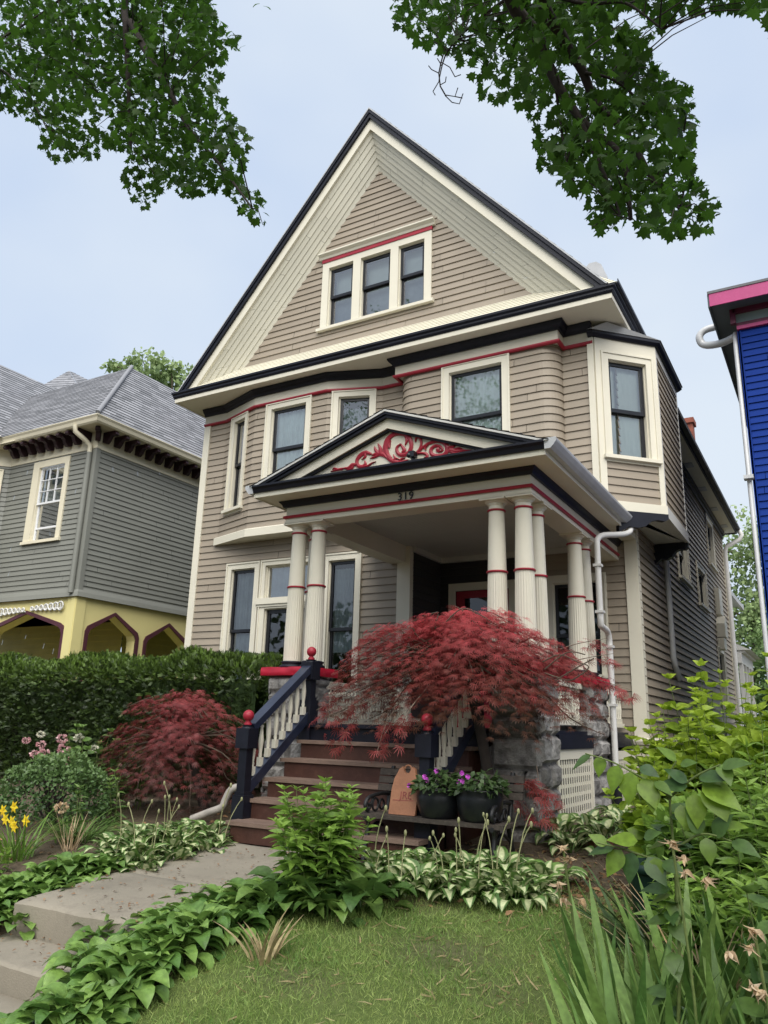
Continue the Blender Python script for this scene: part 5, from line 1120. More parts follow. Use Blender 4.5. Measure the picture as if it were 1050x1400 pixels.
def lettering(body,size,u,v,mat,par,name='lettering'):
    c=bpy.data.curves.new('txt','FONT'); c.body=body; c.size=size; c.extrude=.0015; c.align_x='CENTER'; t=bpy.data.objects.new('tmp',c); COL.objects.link(t); dg=bpy.context.evaluated_depsgraph_get(); me=bpy.data.meshes.new_from_object(t.evaluated_get(dg)); bpy.data.objects.remove(t)
    o=bpy.data.objects.new(name,me); COL.objects.link(o); me.materials.append(MAT[mat]); o.parent=par; g=ORG[par.name]; p=Pp(u,v,-.002); o.location=(p[0]-g[0],p[1]-g[1],p[2]-g[2]); o.rotation_euler=(pi/2-math.atan(lean),0,0)
lettering('JRE',.085,.02,.125,'plaque_paint',PLQ)
m=MB(); m.prism([(-.10,.108),(.10,.112),(.10,.117),(-.10,.113)],Pp,-.002,.001); m.build('underline','plaque_paint',PLQ)
# plastic pot on the ground to the right
p=gp(893,1215); p[2]=H1(-1.12,5.3)
m=MB(); m.lathe([(.11,0),(.15,.32),(.155,.33),(.175,.335),(.175,.38),(.16,.385),(.15,.34),(.02,.3)],-1.12,5.3,28,z0=p[2]+.02); tag(m.build('planter','green_pot'),'dark green plastic planter among the weeds right of the lawn','planter')
# loose brick, pavement slab, downspout by the steps
b=gp(822,1158); m=MB(); c_,s_=math.cos(-.45),math.sin(-.45); m.box(-.1,-.045,-.0,.1,.045,.055,lambda u,v,w:(b[0]+c_*u-s_*v,b[1]+s_*u+c_*v,b[2]+w)); tag(m.build('loose_brick','brick_loose'),'loose reddish brick lying on bare soil by the right pier','brick')
b=gp(358,1153); m=MB(); m.box(-.13,-.1,0,.2,.08,.03,lambda u,v,w:(b[0]+.2+u,b[1]+.1+v,.505+w)); tag(m.build('stepping_stone','stone'),'flat grey stone at the foot of the front steps','stone')
m=MB(); y_=6.45
pp=[at(352,1072,'y',6.55),at(330,1075,'y',6.5),at(316,1080,'y',6.45),at(308,1094,'y',6.42),at(303,1104,'y',6.4),at(285,1111,'y',6.38),at(262,1120,'y',6.34)]
m.tube(smooth([tuple(q) for q in pp],4),.038,10); tag(m.build('downspout_extension','downspout_dirty'),'dirty white downspout elbow on the soil left of the front steps','downspout')
for q in range(2):
    b=gp(*((770,1178),(835,1150))[q]); 
# ================================================================ LEAFY PLANTS
def stemplant(name,label,cat,x,y,ns,h,spread,leaf,lsz,mat,seed,group=None,pairs=9,droop=.35,start=.25,stem='stem_green',lean=(0,0),flat=.5,arange=(0,1),whorl=2):
    R=np.random.default_rng(seed); z=H1(x,y)-.01; t=thing(name,label,cat,(x,y,z),group); m=MB(); P=[];Fw=[];A=[];Sz=[]
    for i in range(ns):
        az=R.random()*2*pi; r=spread*math.sqrt(R.random()); hh=h*R.uniform(.7,1.05)*(1-.25*r/max(spread,.01)); b=np.array([x+r*.45*math.cos(az),y+r*.45*math.sin(az),z]); e=np.array([x+r*math.cos(az)+lean[0]*hh,y+r*math.sin(az)+lean[1]*hh,z+hh]); c=(b+e)/2+np.array([math.cos(az),math.sin(az),0])*(-.1*r)+R.normal(size=3)*.02
        path=smooth([tuple(b),tuple(c),tuple(e)],5); m.tube(path,[.007-.0005*k for k in range(11)],5); path=np.array(path)
        for k in range(pairs):
            f=start+(1-start)*(k+.5*R.random())/pairs; q=path[min(int(f*10),10)]; ph=k*1.57+R.normal()*.3
            for w in range(whorl):
                a2=ph+w*2*pi/whorl; d=np.array([math.cos(a2),math.sin(a2),flat*(.2+f)-droop*R.random()]); P.append(q+R.normal(size=3)*.004); Fw.append(d); A.append(np.clip(arange[0]+(arange[1]-arange[0])*(.35*R.random()+.65*f**1.5),0,1)); Sz.append(lsz*R.uniform(.7,1.15)*(1.1-.45*f**3))
        for w in range(5): P.append(path[-1]); a2=w*1.26; Fw.append(np.array([math.cos(a2),math.sin(a2),.9])); A.append(arange[1]); Sz.append(lsz*.5)
    m.build('stem',stem,t); up=np.tile([0,0,1.],(len(P),1))+R.normal(size=(len(P),3))*.5
    scatter('leaves',*leaf,np.array(P),np.array(Fw),up,np.array(Sz),np.array(A),mat,t,smooth_=False); return t
LAN=ovate(.14,.25,.35,5); OVB=ovate(.42,.14,.22,6); OVM=ovate(.32,.18,.3,5)
stemplant('tall_perennial','tall light green leafy plant rising above the hostas before the front steps','plant',-3.32,4.95,30,.90,.38,ovate(.19,.2,.35,5),.15,'leaf_bright',3,pairs=11,start=.28,whorl=3)
# left garden
def ballbush(name,label,cat,c,r,n,leaf,ls,mat,seed,stem=True):
    R=np.random.default_rng(seed); z0=H1(c[0],c[1]); t=thing(name,label,cat,(c[0],c[1],z0)); v=R.normal(size=(n,3)); v/=np.linalg.norm(v,axis=1,keepdims=True); v[:,2]=np.where(v[:,2]<-.5,-v[:,2],v[:,2])
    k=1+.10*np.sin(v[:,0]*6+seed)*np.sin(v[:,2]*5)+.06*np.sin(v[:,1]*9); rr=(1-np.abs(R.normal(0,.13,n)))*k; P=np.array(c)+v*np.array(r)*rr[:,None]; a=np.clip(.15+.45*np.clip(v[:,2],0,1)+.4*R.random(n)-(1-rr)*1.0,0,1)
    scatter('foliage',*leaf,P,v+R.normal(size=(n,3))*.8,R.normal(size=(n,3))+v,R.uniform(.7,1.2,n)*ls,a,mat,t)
    m=MB()
    for i in range(14): d=R.normal(size=3); d/=np.linalg.norm(d); d[2]=abs(d[2]); m.tube([(c[0]+R.normal()*.03,c[1]+R.normal()*.03,z0-.02),tuple(np.array(c)+d*np.array(r)*.4),tuple(np.array(c)+d*np.array(r)*.85)],[.014,.009,.004],5)
    m.build('stem','bark_dark',t); return t
ballbush('boxwood_bush','rounded small-leaved green bush at the left edge behind the yellow daylilies','bush',(-7.05,5.6,.80),(.62,.5,.42),4200,ovate(.40,.2,.2,3),.042,'leaf_box',4)
RB=stemplant('hydrangea_bush','loose green bush with pale pink flower heads in front of the hedge','bush',-7.45,6.35,13,.95,.55,OVB,.12,'leaf_mid',6,pairs=6,start=.35,arange=(.0,.8))
RW=stemplant('hydrangea_bush','low dark leafy bush with a few small white flower heads beside the left red maple','bush',-7.1,6.75,9,.62,.42,OVB,.10,'leaf_mid',7,pairs=5,start=.35,arange=(0,.6))
def head(par,c,r,mat,n=70,sq=.7,name='flower_head'):
    v=U3(n); v[:,2]*=sq; scatter(name,*ovate(.5,.1,.1,2),np.array(c)+v*r*.8,v,U3(n),np.full(n,r*.6),rng.random(n),mat,par)
for (px,py,r) in ((85,1010,.052),(56,1018,.045),(87,1024,.06),(60,1029,.05),(88,1040,.06),(47,1031,.045),(36,1012,.04)): head(RB,at(px,py,'y',6.15),r,'petal_pink')
for (px,py,r) in ((56,1004,.04),(108,1009,.05),(128,1024,.045)): head(RB,at(px,py,'y',6.25),r,'petal_white')
for (px,py,r) in ((160,1066,.045),(141,1071,.038)): head(RW,at(px,py,'y',6.5),r,'petal_white')
head(stemplant('faded_peony','dried pale pink flower on a thin stalk above ferny leaves left of the walk','flower',-6.15,5.15,2,.62,.05,LAN,.14,'leaf_mid',9,pairs=5,start=.1),at(84,1104,'y',5.1),.05,'petal_tan')
def tuft(name,label,cat,x,y,n,ln,wd,mat,seed,group=None,spread=.12,up_=1.0,bend=.45,nseg=5):
    R=np.random.default_rng(seed); z=H1(x,y)-.015; t=thing(name,label,cat,(x,y,z),group); az=R.random(n)*2*pi; rr=np.sqrt(R.random(n))*spread; P=np.stack([x+rr*np.cos(az),y+rr*np.sin(az),np.full(n,z)],1); a2=az+R.normal(size=n)*.5; tilt=R.uniform(.05,.55,n); f=np.stack([np.cos(a2)*tilt,np.sin(a2)*tilt,np.full(n,up_)],1); u=np.stack([-np.cos(a2),-np.sin(a2),tilt],1)
    # rotate the blade faces at random about their length
    sidev=np.cross(u,f); q=R.uniform(-.9,.9,n)[:,None]; u2=u*np.cos(q)+sidev/np.linalg.norm(sidev,axis=1,keepdims=True)*np.sin(q)*np.linalg.norm(u,axis=1,keepdims=True)
    b_=blade(nseg,wd/ln,bend); scatter('leaves',*b_,P,f,u2,ln*R.uniform(.55,1.1,n),R.random(n),mat,t); return t
DLY=tuft('daylily','clump of arching grassy leaves with bright yellow daylily flowers at the left edge','daylily',-6.22,4.62,70,.48,.009,'leaf_bright',1,spread=.14,bend=.7)
m=MB()
for i,(px,py) in enumerate(((20,1103),(36,1122),(17,1123),(5,1108),(8,1120),(20,1130))):
    c=at(px,py,'y',4.5); b=np.array([-6.22+rng.normal()*.04,4.62+rng.normal()*.04,H1(-6.22,4.62)]); m.tube(smooth([tuple(b),tuple((b+c)/2+np.array([.02,0,.05])),tuple(c)],4),.0045,5)
    n=6; az=np.arange(n)*pi/3; fw=np.stack([np.cos(az),np.full(n,-.55),np.sin(az)],1)
    scatter('flower',*ovate(.33,.1,.5,4),np.repeat([c],n,0),fw,np.repeat([[0,-1,.2]],n,0),np.full(n,.05),rng.random(n),'petal_yellow',DLY)
m.build('flower_stem','stem_green',DLY)
stemplant('phlox','small bright green leafy plant at the left edge below the daylilies','plant',-5.95,4.22,9,.22,.16,ovate(.24,.2,.3,4),.085,'leaf_bright',12,pairs=5)
tuft('sedge_clump','low mound of fine arching green leaves between the boxwood and the walk','plant',-6.2,5.25,230,.34,.006,'leaf_mid',5,spread=.2,bend=1.1)
tuft('dead_flower_stalks','tuft of dry straw-coloured stalks in the left bed','dry stalks',-6.0,4.98,26,.36,.006,'petal_tan',6,spread=.06,bend=.15)
stemplant('weed_stalk','thin upright green weed behind the ferny leaves in the left bed','plant',-6.45,5.9,4,.62,.12,LAN,.12,'leaf_mid',15,pairs=8,start=.1)
tuft('yellowing_tuft','small tuft of yellowed and green leaves at the edge of the lawn','plant',-3.05,4.0,24,.30,.011,'grass_dry',8,spread=.07,bend=.5); 
# right border
for i,(x,y) in enumerate(((-.93,3.75),(-.74,3.45),(-.5,3.62),(-.3,3.4),(-.8,4.1),(-.5,4.2),(-.15,3.75),(-.78,3.15),(-.5,3.05),(-.25,3.05))):
    tuft('iris_clump','clump of upright sword-shaped iris leaves at the bottom right corner beside the lawn','iris',x,y,34,.68,.034,'leaf_iris',30+i,'iris clumps at the bottom right',spread=.15,bend=.14)
def dryiris(px,pts,label):
    p0=at(px[0],px[1],'y',px[2]); g=np.array([p0[0]+.03,p0[1]+.08,H1(p0[0],p0[1])]); t=thing('spent_iris_stalk',label,'flower stalk',tuple(g)); m=MB(); m.tube(smooth([tuple(g),tuple((g+p0)/2+np.array([.02,0,0])),tuple(p0)],4),.0055,6); m.build('stem','stem_green',t)
    for (u,v) in pts:
        c=at(u,v,'y',px[2]-.01); n=9; f=U3(n)*.7; f[:,2]=f[:,2]*.6-.55; scatter('withered_flower',*ovate(.24,.7,.9,5),np.repeat([c],n,0)+U3(n)*.006,f,U3(n),rng.uniform(.022,.042,n),rng.random(n),'petal_tan',t)
dryiris((770,1160,3.6),[(770,1158),(778,1172)],'spent iris stalk with tan withered flowers, leftmost, standing against the lawn')
dryiris((762,1205,3.55),[(762,1207),(795,1230),(770,1228)],'short spent iris stalk with tan withered flowers low before the lawn edge')
dryiris((918,1148,3.3),[(916,1150),(934,1170),(937,1190),(965,1200)],'tall spent iris stalk with several tan withered flowers under the broad-leaved sapling')
dryiris((1030,1268,2.9),[(1030,1270),(1028,1292),(998,1303),(1028,1348),(1045,1355)],'spent iris stalk with tan withered flowers at the lower right edge')
# broad-leaved sapling close to the camera
SA=thing('sapling','young sapling with broad bright green leaves in the right foreground','sapling',(-.72,3.5,H1(-.72,3.5)))
m=MB(); P=[];Fw=[];Sz=[];A=[];UP=[]
def twig(pts,yy,r=.006): 
    q=smooth([tuple(at(a,b_,'y',c)) for (a,b_),c in zip(pts,yy)],5); m.tube(q,[r*(1-.6*i/len(q)) for i in range(len(q))],6); return q
base=np.array([-.72,3.5,H1(-.72,3.5)]); top=at(915,1085,'y',3.45); m.tube(smooth([tuple(base),tuple(base*.5+top*.5+np.array([.03,0,0])),tuple(top)],5),[.009-.0004*k for k in range(11)],7)
tw1=twig([(918,1090),(880,1065),(840,1043),(800,1030)],[3.45,3.4,3.36,3.3]); tw2=twig([(915,1180),(880,1170),(850,1160),(815,1152)],[3.5,3.42,3.38,3.3]); tw3=twig([(918,1088),(950,1062),(985,1045)],[3.45,3.42,3.4]); tw4=twig([(915,1085),(915,1060),(925,1040)],[3.45,3.5,3.5]); tw5=twig([(925,1160),(960,1140),(1000,1150)],[3.45,3.42,3.4])
def lf(px,py,yy,dx,dz,s,a,dy=-.3): P.append(at(px,py,'y',yy)); Fw.append(np.array([dx,dy,dz])); Sz.append(s); A.append(a); UP.append(np.array([.1*rng.normal(),-.6,.8])+rng.normal(size=3)*.15)
for (px,py,dx,dz,s,a) in ((808,1032,-.8,-.5,.10,.25),(822,1034,-.15,-1,.085,.8),(845,1046,-.3,-1,.115,.9),(862,1055,-.1,-1,.13,.9),(875,1048,1,-.35,.085,.1),(878,1064,.5,-.9,.125,.9),(890,1075,.1,-1,.10,.85),(895,1068,.9,-.5,.085,.5)): lf(px,py,3.36,dx,dz,s,a)
for (px,py,dx,dz,s,a) in ((925,1040,-.6,.6,.09,.7),(930,1045,.9,.25,.07,.4),(985,1045,.2,-.3,.1,.5),(940,1075,-1,.1,.12,.15),(955,1062,.9,.1,.13,.2),(960,1070,1,-.5,.17,.95),(965,1072,.6,-.9,.16,.95),(950,1085,.1,-1,.13,.9),(940,1070,-.9,.7,.10,.15),(985,1048,1,.3,.12,.35),(930,1100,.3,-1,.10,.8)): lf(px,py,3.42,dx,dz,s,a)
for (px,py,dx,dz,s,a) in ((850,1162,-.5,-.8,.12,.8),(872,1150,-.9,.1,.12,.95),(865,1165,-.2,-1,.12,.15),(885,1172,.6,-.7,.12,.2),(840,1158,-1,-.2,.11,.2),(895,1172,.2,-.9,.09,.7),(830,1155,-.8,.5,.08,.8),(905,1178,1,-.3,.10,.2),(880,1145,.8,.4,.08,.3)): lf(px,py,3.38,dx,dz,s,a)
for (px,py,dx,dz,s,a) in ((960,1140,-.4,.9,.11,.3),(975,1143,.6,.8,.12,.25),(1000,1150,1,-.3,.11,.3),(965,1145,.2,-1,.1,.6),(990,1130,1,.2,.09,.85)): lf(px,py,3.42,dx,dz,s,a)
for k in range(26):
    f=.25+.7*rng.random(); q=base*(1-f)+top*f; P.append(q); az=rng.random()*6.28; Fw.append(np.array([math.cos(az),math.sin(az)*.6,-.1+.4*rng.normal()])); Sz.append(rng.uniform(.07,.12)); A.append(rng.random()*.6); UP.append(np.array([0,-.4,1])+rng.normal(size=3)*.2)
m.build('stem','stem_green',SA)
leafmat('leaf_sapling',(.035,.085,.035),(.19,.30,.03),.35,.35)
scatter('leaves',*ovate(.36,.10,.18,7),np.array(P),np.array(Fw),np.array(UP),np.array(Sz),np.array(A),'leaf_sapling',SA,smooth_=True)
# shrubs along the side yard
stemplant('lime_shrub','tall shrub with lime green young leaves against the dark side wall','shrub',-1.0,6.9,26,1.55,.62,OVB,.15,'leaf_lime',41,whorl=3,pairs=14,start=.15,arange=(.0,1.0))
stemplant('lime_shrub','tall lime green shrub nearest the blue house','shrub',-.42,6.4,28,1.6,.62,OVB,.15,'leaf_lime',42,whorl=3,pairs=14,start=.15,arange=(.0,.9))
stemplant('lime_shrub','mid-height yellow-green shrub between the drain boot and the tall lime shrubs','shrub',-1.2,6.2,16,1.0,.4,OVB,.13,'leaf_lime',43,whorl=3,pairs=10,start=.2,arange=(.0,.7))
for i,(x,y,h) in enumerate(((-.42,4.9,1.25),(-.7,5.3,1.1),(-.15,4.6,1.3),(-.95,5.6,.9),(-.35,5.6,1.35),(-.72,4.6,.7),(-.25,4.2,.85),(-.05,5.3,1.4))):
    stemplant('tall_weeds','stand of upright narrow-leaved green weeds at the right edge below the lime shrubs','weeds',x,y,18,h,.28,LAN,.16,'leaf_bright',50+i,'narrow-leaved weeds at the right edge',pairs=13,start=.1,arange=(.1,1.0),whorl=3)
tuft('green_understory','low dark arching leaves around the dark green planter','plant',-1.0,5.05,90,.5,.014,'leaf_deep',71,spread=.3,bend=.6)
tuft('dry_weed_tuft','tangle of straw-coloured dead stems among the right hand weeds','dry stalks',-.72,4.35,60,.65,.006,'petal_tan',72,spread=.16,bend=.45)
stemplant('broad_leaf_weed','broad-leaved green plant at the right edge beside the tall weeds','plant',-.3,3.6,7,1.15,.2,ovate(.34,.12,.25,6),.14,'leaf_mid',74,pairs=5,start=.3)
for i,(c,r,lab) in enumerate((((-.95,6.6,1.0),(.5,.4,.5),'dense yellow-green bush below the tall lime shrubs, beside the dark side wall'),((-.35,6.0,1.1),(.5,.4,.6),'dense yellow-green bush at the right edge behind the narrow-leaved weeds'),((-.85,5.6,.8),(.38,.3,.38),'lower yellow-green bush behind the broad-leaved sapling'))):
    ballbush('leafy_bush',lab,'bush',c,r,900,OVB,.095,'leaf_lime' if i<2 else 'leaf_bright',90+i)
for i,(x,y,h,lab) in enumerate(((-.75,6.7,1.72,'airy lime green shrub with long arching leafy sprays in the middle of the side yard'),(-1.12,6.55,1.35,'shorter arching lime green shrub closest to the stone foundation'),(-.2,6.1,1.75,'tallest lime green sprays at the right edge of the side yard'))):
    stemplant('lime_shrub',lab,'shrub',x,y,20,h,.5,ovate(.34,.14,.3,5),.13,'leaf_lime',140+i,pairs=15,start=.1,arange=(.05,1.0),droop=.6)
# ================================================================ TREES
def farTree(label,base,crowns,n,ls,mat,seed,trunk_r,name='tree',cat='tree',dens=1.0,bk='bark'):
    R=np.random.default_rng(seed); t=thing(name,label,cat,base); m=MB(); b=np.array(base,float); tops=[np.array(c[0]) for c in crowns]; ctr=np.mean(tops,0); fork=b*.55+ctr*.45
    m.tube(smooth([tuple(b),tuple(b*.7+fork*.3+np.array([.1,0,0])),tuple(fork)],4),[trunk_r*(1-.05*i) for i in range(9)],9); m.build('trunk',bk,t); m=MB()
    P=[];V=[];A=[]
    for c,r in crowns:
        c=np.array(c); mid=(fork+c)/2+R.normal(size=3)*.2; m.tube(smooth([tuple(fork),tuple(mid),tuple(c)],4),[trunk_r*.5*(1-.1*i) for i in range(9)],6)
        k=int(n*np.prod(r)**(2/3)/sum(np.prod(q[1])**(2/3) for q in crowns)); nc=max(6,k//45)
        v=R.normal(size=(nc,3)); v/=np.linalg.norm(v,axis=1,keepdims=True); cc=c+v*np.array(r)*(R.random((nc,1))**.4)
        for q,vv in zip(cc,v):
            kk=k//nc; d=R.normal(size=(kk,3))*np.array(r)*np.array([.16,.16,.12]); P.append(q+d); V.append(np.tile(vv,(kk,1))); A.append(np.clip(R.random(kk)*.5+.35*vv[2]+.25+R.normal()*.12,0,1))
            if R.random()<.3: m.tube([tuple(c*.6+q*.4),tuple(q)],[trunk_r*.15,trunk_r*.06],4)
    m.build('branch',bk,t); P=np.concatenate(P);V=np.concatenate(V);A=np.concatenate(A); scatter('crown',*ovate(.4,.1,.2,3),P,R.normal(size=P.shape)+[0,0,-.4],V+R.normal(size=P.shape)*.8,R.uniform(.6,1.3,len(P))*ls,A,mat,t); return t
farTree('tall tree far behind, its green paled by haze, between the beige house and the blue house',(-1.6,33,.9),[((-2.4,33,8.6),(1.6,1.8,1.7)),((-.9,33.5,7.6),(1.6,1.8,1.8)),((-2.9,33,6.0),(1.5,1.8,1.8)),((-1.0,32.5,5.2),(2.0,1.8,1.8)),((-2.3,33,3.6),(2.0,1.8,1.5)),((0,34,9.0),(1.6,1.8,1.6))],15000,.17,'leaf_far_hazed',81,.28)
farTree('darker green tree lower down behind the rear porch of the beige house',(-2.0,29,.9),[((-2.4,29,3.0),(1.4,1.2,1.5)),((-1.2,29,2.6),(1.3,1.2,1.4)),((-1.5,28.5,4.4),(1.2,1.2,1.0)),((-.2,28,3.2),(1.3,1.2,1.6))],9000,.15,'leaf_far',82,.2)
farTree('sparse green tree behind the grey roof on the left',(-24.2,24,.9),[(tuple(at(205,520,'y',24)),(2.0,1.5,1.2)),(tuple(at(235,510,'y',24)),(1.3,1.2,.9)),(tuple(at(170,505,'y',24)),(1.2,1.2,.6)),(tuple(at(250,545,'y',24)),(1.2,1.2,1.2))],2600,.22,'leaf_far_hazed',83,.22)
# street maple whose boughs hang into the top of the view
MT=thing('maple_tree','street maple whose leafy boughs hang into the top of the view','tree',(1.6,-2.2,0))
def inpoly(px,py,poly):
    c=np.zeros(len(px),bool); j=len(poly)-1
    for i in range(len(poly)):
        xi,yi=poly[i];xj,yj=poly[j]; k=((yi>py)!=(yj>py))&(px<(xj-xi)*(py-yi)/(yj-yi+1e-9)+xi); c^=k; j=i
    return c
PLs=[(-60,-60),(-60,150),(0,152),(30,158),(60,175),(52,195),(62,215),(78,226),(98,215),(125,215),(150,200),(172,208),(165,245),(180,272),(200,290),(212,272),(228,250),(250,268),(268,270),(296,262),(318,268),(340,295),(362,310),(374,292),(352,262),(335,255),(328,240),(345,200),(342,185),(312,148),(300,118),(302,92),(312,66),(335,70),(332,48),(308,42),(292,12),(290,-60)]
PRs=[(532,-60),(536,14),(548,48),(572,56),(600,62),(640,92),(655,128),(672,135),(700,130),(716,152),(735,180),(732,226),(752,232),(772,252),(800,268),(812,285),(808,312),(828,326),(850,300),(870,300),(880,325),(905,312),(925,326),(955,312),(984,310),(984,272),(962,242),(948,236),(952,200),(948,122),(925,108),(900,86),(886,62),(900,42),(915,20),(960,12),(1000,10),(1070,30),(1070,-60)]
HOLES=[[(768,88),(800,80),(815,112),(786,118)],[(118,150),(150,158),(148,178),(100,160)],[(822,35),(850,5),(895,10),(880,35),(850,32)]]
Pm=[];Am=[]
def clumps(poly,nc,yc,sd,per,seed):
    R=np.random.default_rng(seed); xs_=[p[0] for p in poly]; ys_=[p[1] for p in poly]; out=[]
    tries=0; acc=[]
    while len(acc)<nc and tries<60000:
        tries+=1; u=R.uniform(min(xs_),max(xs_)); v=R.uniform(min(ys_),max(ys_))
        if not inpoly(np.array([u]),np.array([v]),poly)[0]: continue
        if any((u-a)**2+(v-b)**2<11**2 for a,b in acc): continue
        acc.append((u,v))
    for u,v in acc:
        c=at(u,v,'y',yc+R.normal()*sd); k=R.integers(per-5,per+6); d=R.normal(size=(k,3))*np.array([.12,.12,.08]); q=c+d; q=q[q[:,1]>1.5]; a,b,_=pj_(q); ok=inpoly(a,b,poly)
        for h in HOLES: ok&=~(inpoly(a,b,h)&(R.random(len(a))<.85))
        Pm.append(q[ok]); Am.append(np.clip(R.random(ok.sum())*.55+R.normal()*.22+.2,0,1)); out.append((c,u,v))
    return out
def pj_(P): v=P-CAM; z=v@RF; return 525+1060*(v@RR)/z,700-1060*(v@RU)/z,z
cl1=clumps(PLs,300,3.5,.4,24,1); cl2=clumps(PRs,270,4.0,.5,20,2); cl3=clumps([(335,-40),(336,2),(350,8),(358,14),(376,4),(378,-40)],6,3.4,.2,8,3); cl4=clumps([(1018,-40),(1018,10),(1040,22),(1070,50),(1070,-40)],8,2.6,.2,14,4)
clumps([(-60,-60),(288,-60),(285,90),(150,120),(-60,110)],110,3.7,.3,18,7); clumps([(600,-60),(880,-60),(860,60),(700,60)],50,4.2,.3,18,8)
clumps([(-80,-300),(330,-300),(300,-62),(-80,-62)],70,3.2,.4,18,5); clumps([(530,-320),(1080,-320),(1080,-62),(530,-62)],110,3.3,.5,18,6)
P=np.concatenate(Pm); A=np.concatenate(Am); n=len(P); fw=U3(n); fw[:,2]=-.55-.4*rng.random(n); up=U3(n)*.55+np.array([0,0,1.0])
scatter('leaves',*ML,P,fw,up,rng.uniform(.036,.08,n),A,'leaf_maple',MT)
# crown above and behind the camera
n=2500; P=np.array([3.2,-2.6,9.2])+rng.normal(size=(n,3))*np.array([2.6,2.0,1.3]); a,b_,z=pj_(P); vis=(z>0)&(a>-80)&(a<1130)&(b_>-60)&(b_<1460); P=P[~vis&(P[:,2]>5.5)]; n=len(P); fw=U3(n); fw[:,2]-=.5
scatter('leaves',*ML,P,fw,U3(n)*.5+np.array([0,0,1.]),rng.uniform(.16,.24,n),rng.random(n),'leaf_maple',MT)
m=MB(); hub=np.array([1.0,-1.6,6.2]); m.tube(smooth([(1.6,-2.2,-.1),(1.55,-2.15,2),(1.35,-1.95,4.2),tuple(hub)],4),[.30-.010*i for i in range(13)],14); m.build('trunk','bark',MT)
m=MB()
def bough(pts,yy,r0,r1,src=None):
    q=[tuple(at(a,b,'y',c*.93)) for (a,b),c in zip(pts,yy)]
    if src is not None: q=[tuple(s) for s in src]+q
    s=smooth(q,5); m.tube(s,[r0+(r1-r0)*i/(len(s)-1) for i in range(len(s))],7); return s
L1=bough([(175,-40),(172,40),(175,110),(178,205)],[3.3,3.4,3.5,3.6],.05,.012,[hub,(-1.2,.4,8.0),(-3.0,2.2,8.0)])
L2=bough([(178,30),(205,80),(232,125),(256,172),(300,225),(345,285)],[3.4,3.42,3.45,3.5,3.5,3.5],.03,.006); L3=bough([(-20,70),(10,100),(45,140),(75,200)],[3.4,3.4,3.45,3.5],.013,.004,[(-3.6,2.5,8.3),(-5.0,3.2,7.9)]); L4=bough([(85,-40),(98,40),(100,100)],[3.4,3.45,3.5],.014,.005,[(-3.0,2.2,8.0)])
R1=bough([(690,-40),(735,50),(752,95),(768,125),(800,170),(850,215),(862,300)],[3.4,3.7,3.8,3.85,3.95,4.0,4.0],.055,.012,[hub,(.2,.8,6.8),(-.8,2.4,6.2)])
R2=bough([(740,-40),(768,50),(795,95),(815,140),(858,185),(895,250),(930,285)],[3.4,3.75,3.9,4.0,4.0,4.0,4.0],.05,.010,[hub,(.3,1.0,6.7),(-.5,2.5,6.1)])
R3=bough([(752,95),(790,160),(815,215),(835,260),(850,300)],[3.8,3.9,3.95,4.0,4.0],.022,.006); R4=bough([(740,-10),(800,5),(850,3),(880,20),(905,40)],[3.6,3.6,3.6,3.6,3.6],.012,.004); R5=bough([(760,120),(765,160),(775,220),(790,262)],[3.85,3.9,3.9,4.0],.009,.003); R6=bough([(690,0),(650,30),(612,70),(600,110)],[3.6,3.8,3.9,3.9],.010,.003)
R7=bough([(800,100),(840,110),(890,150),(935,180)],[3.9,3.95,4.0,4.0],.01,.003)
allb=np.array([p for s in (L1,L2,L3,L4,R1,R2,R3,R4,R5,R6,R7) for p in s])
for i,(c,u,v) in enumerate(cl1+cl2):
    if i%2: continue
    d=np.linalg.norm(allb-c,axis=1); k=np.argmin(d)
    if d[k]<1.1: m.tube([tuple(allb[k]),tuple((allb[k]+c)/2+np.array([0,0,.05])),tuple(c)],[.005,.0035,.002],4)
m.build('branch','bark_dark',MT)
m=MB(); q0=at(612,70,'y',3.9)
def tw(pts,r=.0035): m.tube([tuple(at(a,b,'y',3.9)) for a,b in pts],r,5)
tw([(608,68),(603,85),(600,100),(602,118),(610,132)],.005); tw([(600,100),(590,95),(586,90)]); tw([(601,110),(592,125),(595,130)]); tw([(603,85),(615,92),(622,105),(630,102)]); tw([(610,132),(618,140),(628,142),(633,128)]); tw([(610,130),(622,132),(626,120)]); tw([(622,132),(632,134)]); tw([(604,90),(598,80)]); tw([(602,116),(609,112),(610,105)])
m.build('bare_twig','bark_dark',MT)

# trees across the street (only their reflection shows in the windows)
n=22000; P=np.stack([rng.uniform(-48,30,n),rng.uniform(-34,-24,n),np.zeros(n)],1); P[:,2]=rng.random(n)**.8*(7.5+3*np.sin(P[:,0]*.35)+1.5*np.sin(P[:,0]*.9+1))
tag(scatter('treeline',*ovate(.5,.1,.2,3),P,U3(n),U3(n),rng.uniform(.3,.6,n),rng.random(n),'leaf_deep'),kind='stuff')
n=260; x_=rng.uniform(-5.1,-3.9,n); y_=rng.uniform(3.45,5.95,n); z_=np.where(y_<3.86,.17,.365+(y_-3.86)*.078)+.012; up=U3(n)*.3+[0,0,1.]
tag(scatter('walk_litter',*ovate(.35,.3,.2,3),np.stack([x_,y_,z_],1),U3(n)*[1,1,.15],up,rng.uniform(.012,.035,n),rng.random(n),'dead_leaf'),kind='stuff')
SKY_S,VEIL_S,SUN_S,EXPO=.08,.36,2.0,1.42
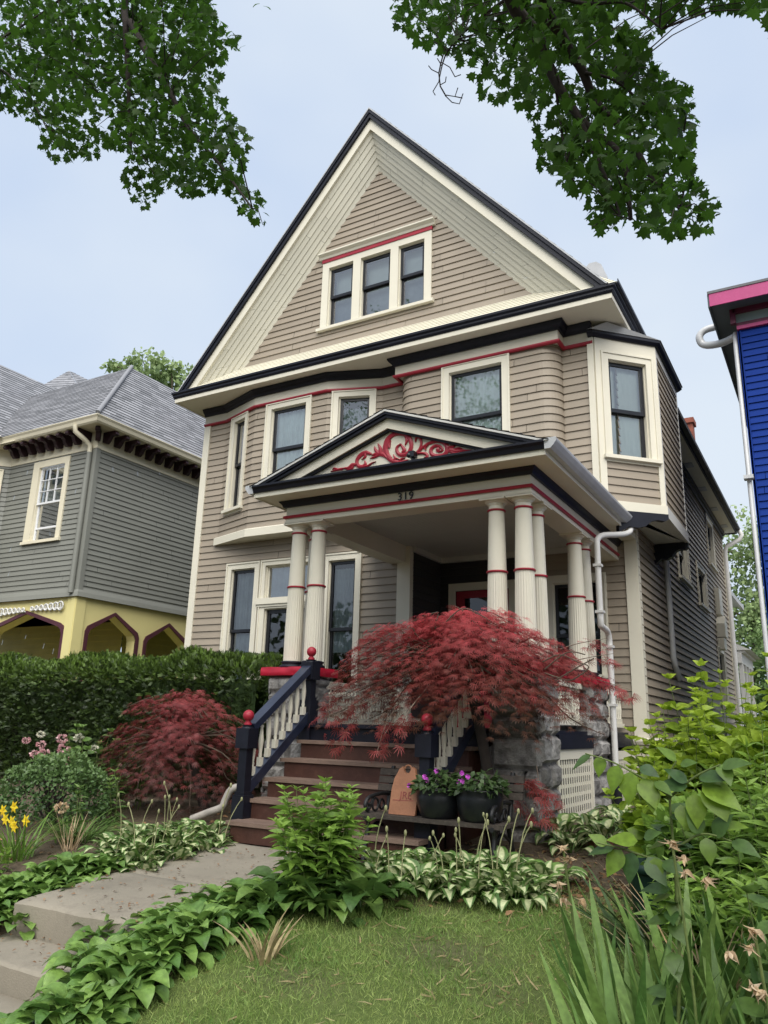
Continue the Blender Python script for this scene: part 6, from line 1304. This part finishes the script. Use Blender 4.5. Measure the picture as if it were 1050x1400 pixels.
# ================================================================ SKY AND LIGHT (bright overcast)
w=bpy.data.worlds.new('World'); S.world=w; w.use_nodes=True; nt=w.node_tree; bg=nt.nodes['Background']; out=nt.nodes['World Output']
EL,AZ=math.radians(52),math.radians(150)
sk=nd(nt,'ShaderNodeTexSky',sky_type='NISHITA',sun_disc=False,sun_elevation=EL,sun_rotation=AZ,air_density=1.6,dust_density=5.0,ozone_density=1.5)
L(nt,sk.outputs[0],bg.inputs[0]); bg.inputs[1].default_value=SKY_S
# cloud veil: a pale overcast layer with broad soft variation, brighter high up in front
tc=nd(nt,'ShaderNodeTexCoord'); mp=nd(nt,'ShaderNodeMapping'); mp.inputs['Scale'].default_value=(1.0,1.0,1.7); L(nt,tc.outputs['Generated'],mp.inputs[0])
n=nd(nt,'ShaderNodeTexNoise',i_Scale=1.6,i_Detail=4.0,i_Roughness=.5); L(nt,mp.outputs[0],n.inputs['Vector'])
r=nd(nt,'ShaderNodeValToRGB'); e=r.color_ramp.elements; e[0].position=.36; e[0].color=(.61,.735,.95,1); e[1].position=.66; e[1].color=(.80,.885,.99,1); L(nt,n.outputs['Fac'],r.inputs[0])
b2=nd(nt,'ShaderNodeBackground'); b2.inputs[1].default_value=VEIL_S; L(nt,r.outputs[0],b2.inputs[0])
ms=nd(nt,'ShaderNodeMixShader'); ms.inputs[0].default_value=.92; L(nt,bg.outputs[0],ms.inputs[1]); L(nt,b2.outputs[0],ms.inputs[2]); L(nt,ms.outputs[0],out.inputs[0])
sl=bpy.data.lights.new('sun','SUN'); so=bpy.data.objects.new('sun',sl); COL.objects.link(so); sl.energy=SUN_S; sl.angle=math.radians(65); sl.color=(1,.96,.9)
d=Vector((math.sin(AZ)*math.cos(EL),math.cos(AZ)*math.cos(EL),math.sin(EL))); so.rotation_euler=d.to_track_quat('Z','Y').to_euler()
vs_=S.view_settings; vs_.view_transform='Standard'; vs_.look='None'; vs_.gamma=1; vs_.use_curve_mapping=False; vs_.exposure=EXPO
S.cycles.max_bounces=6; S.cycles.diffuse_bounces=3; S.cycles.transparent_max_bounces=12; S.cycles.use_denoising=True
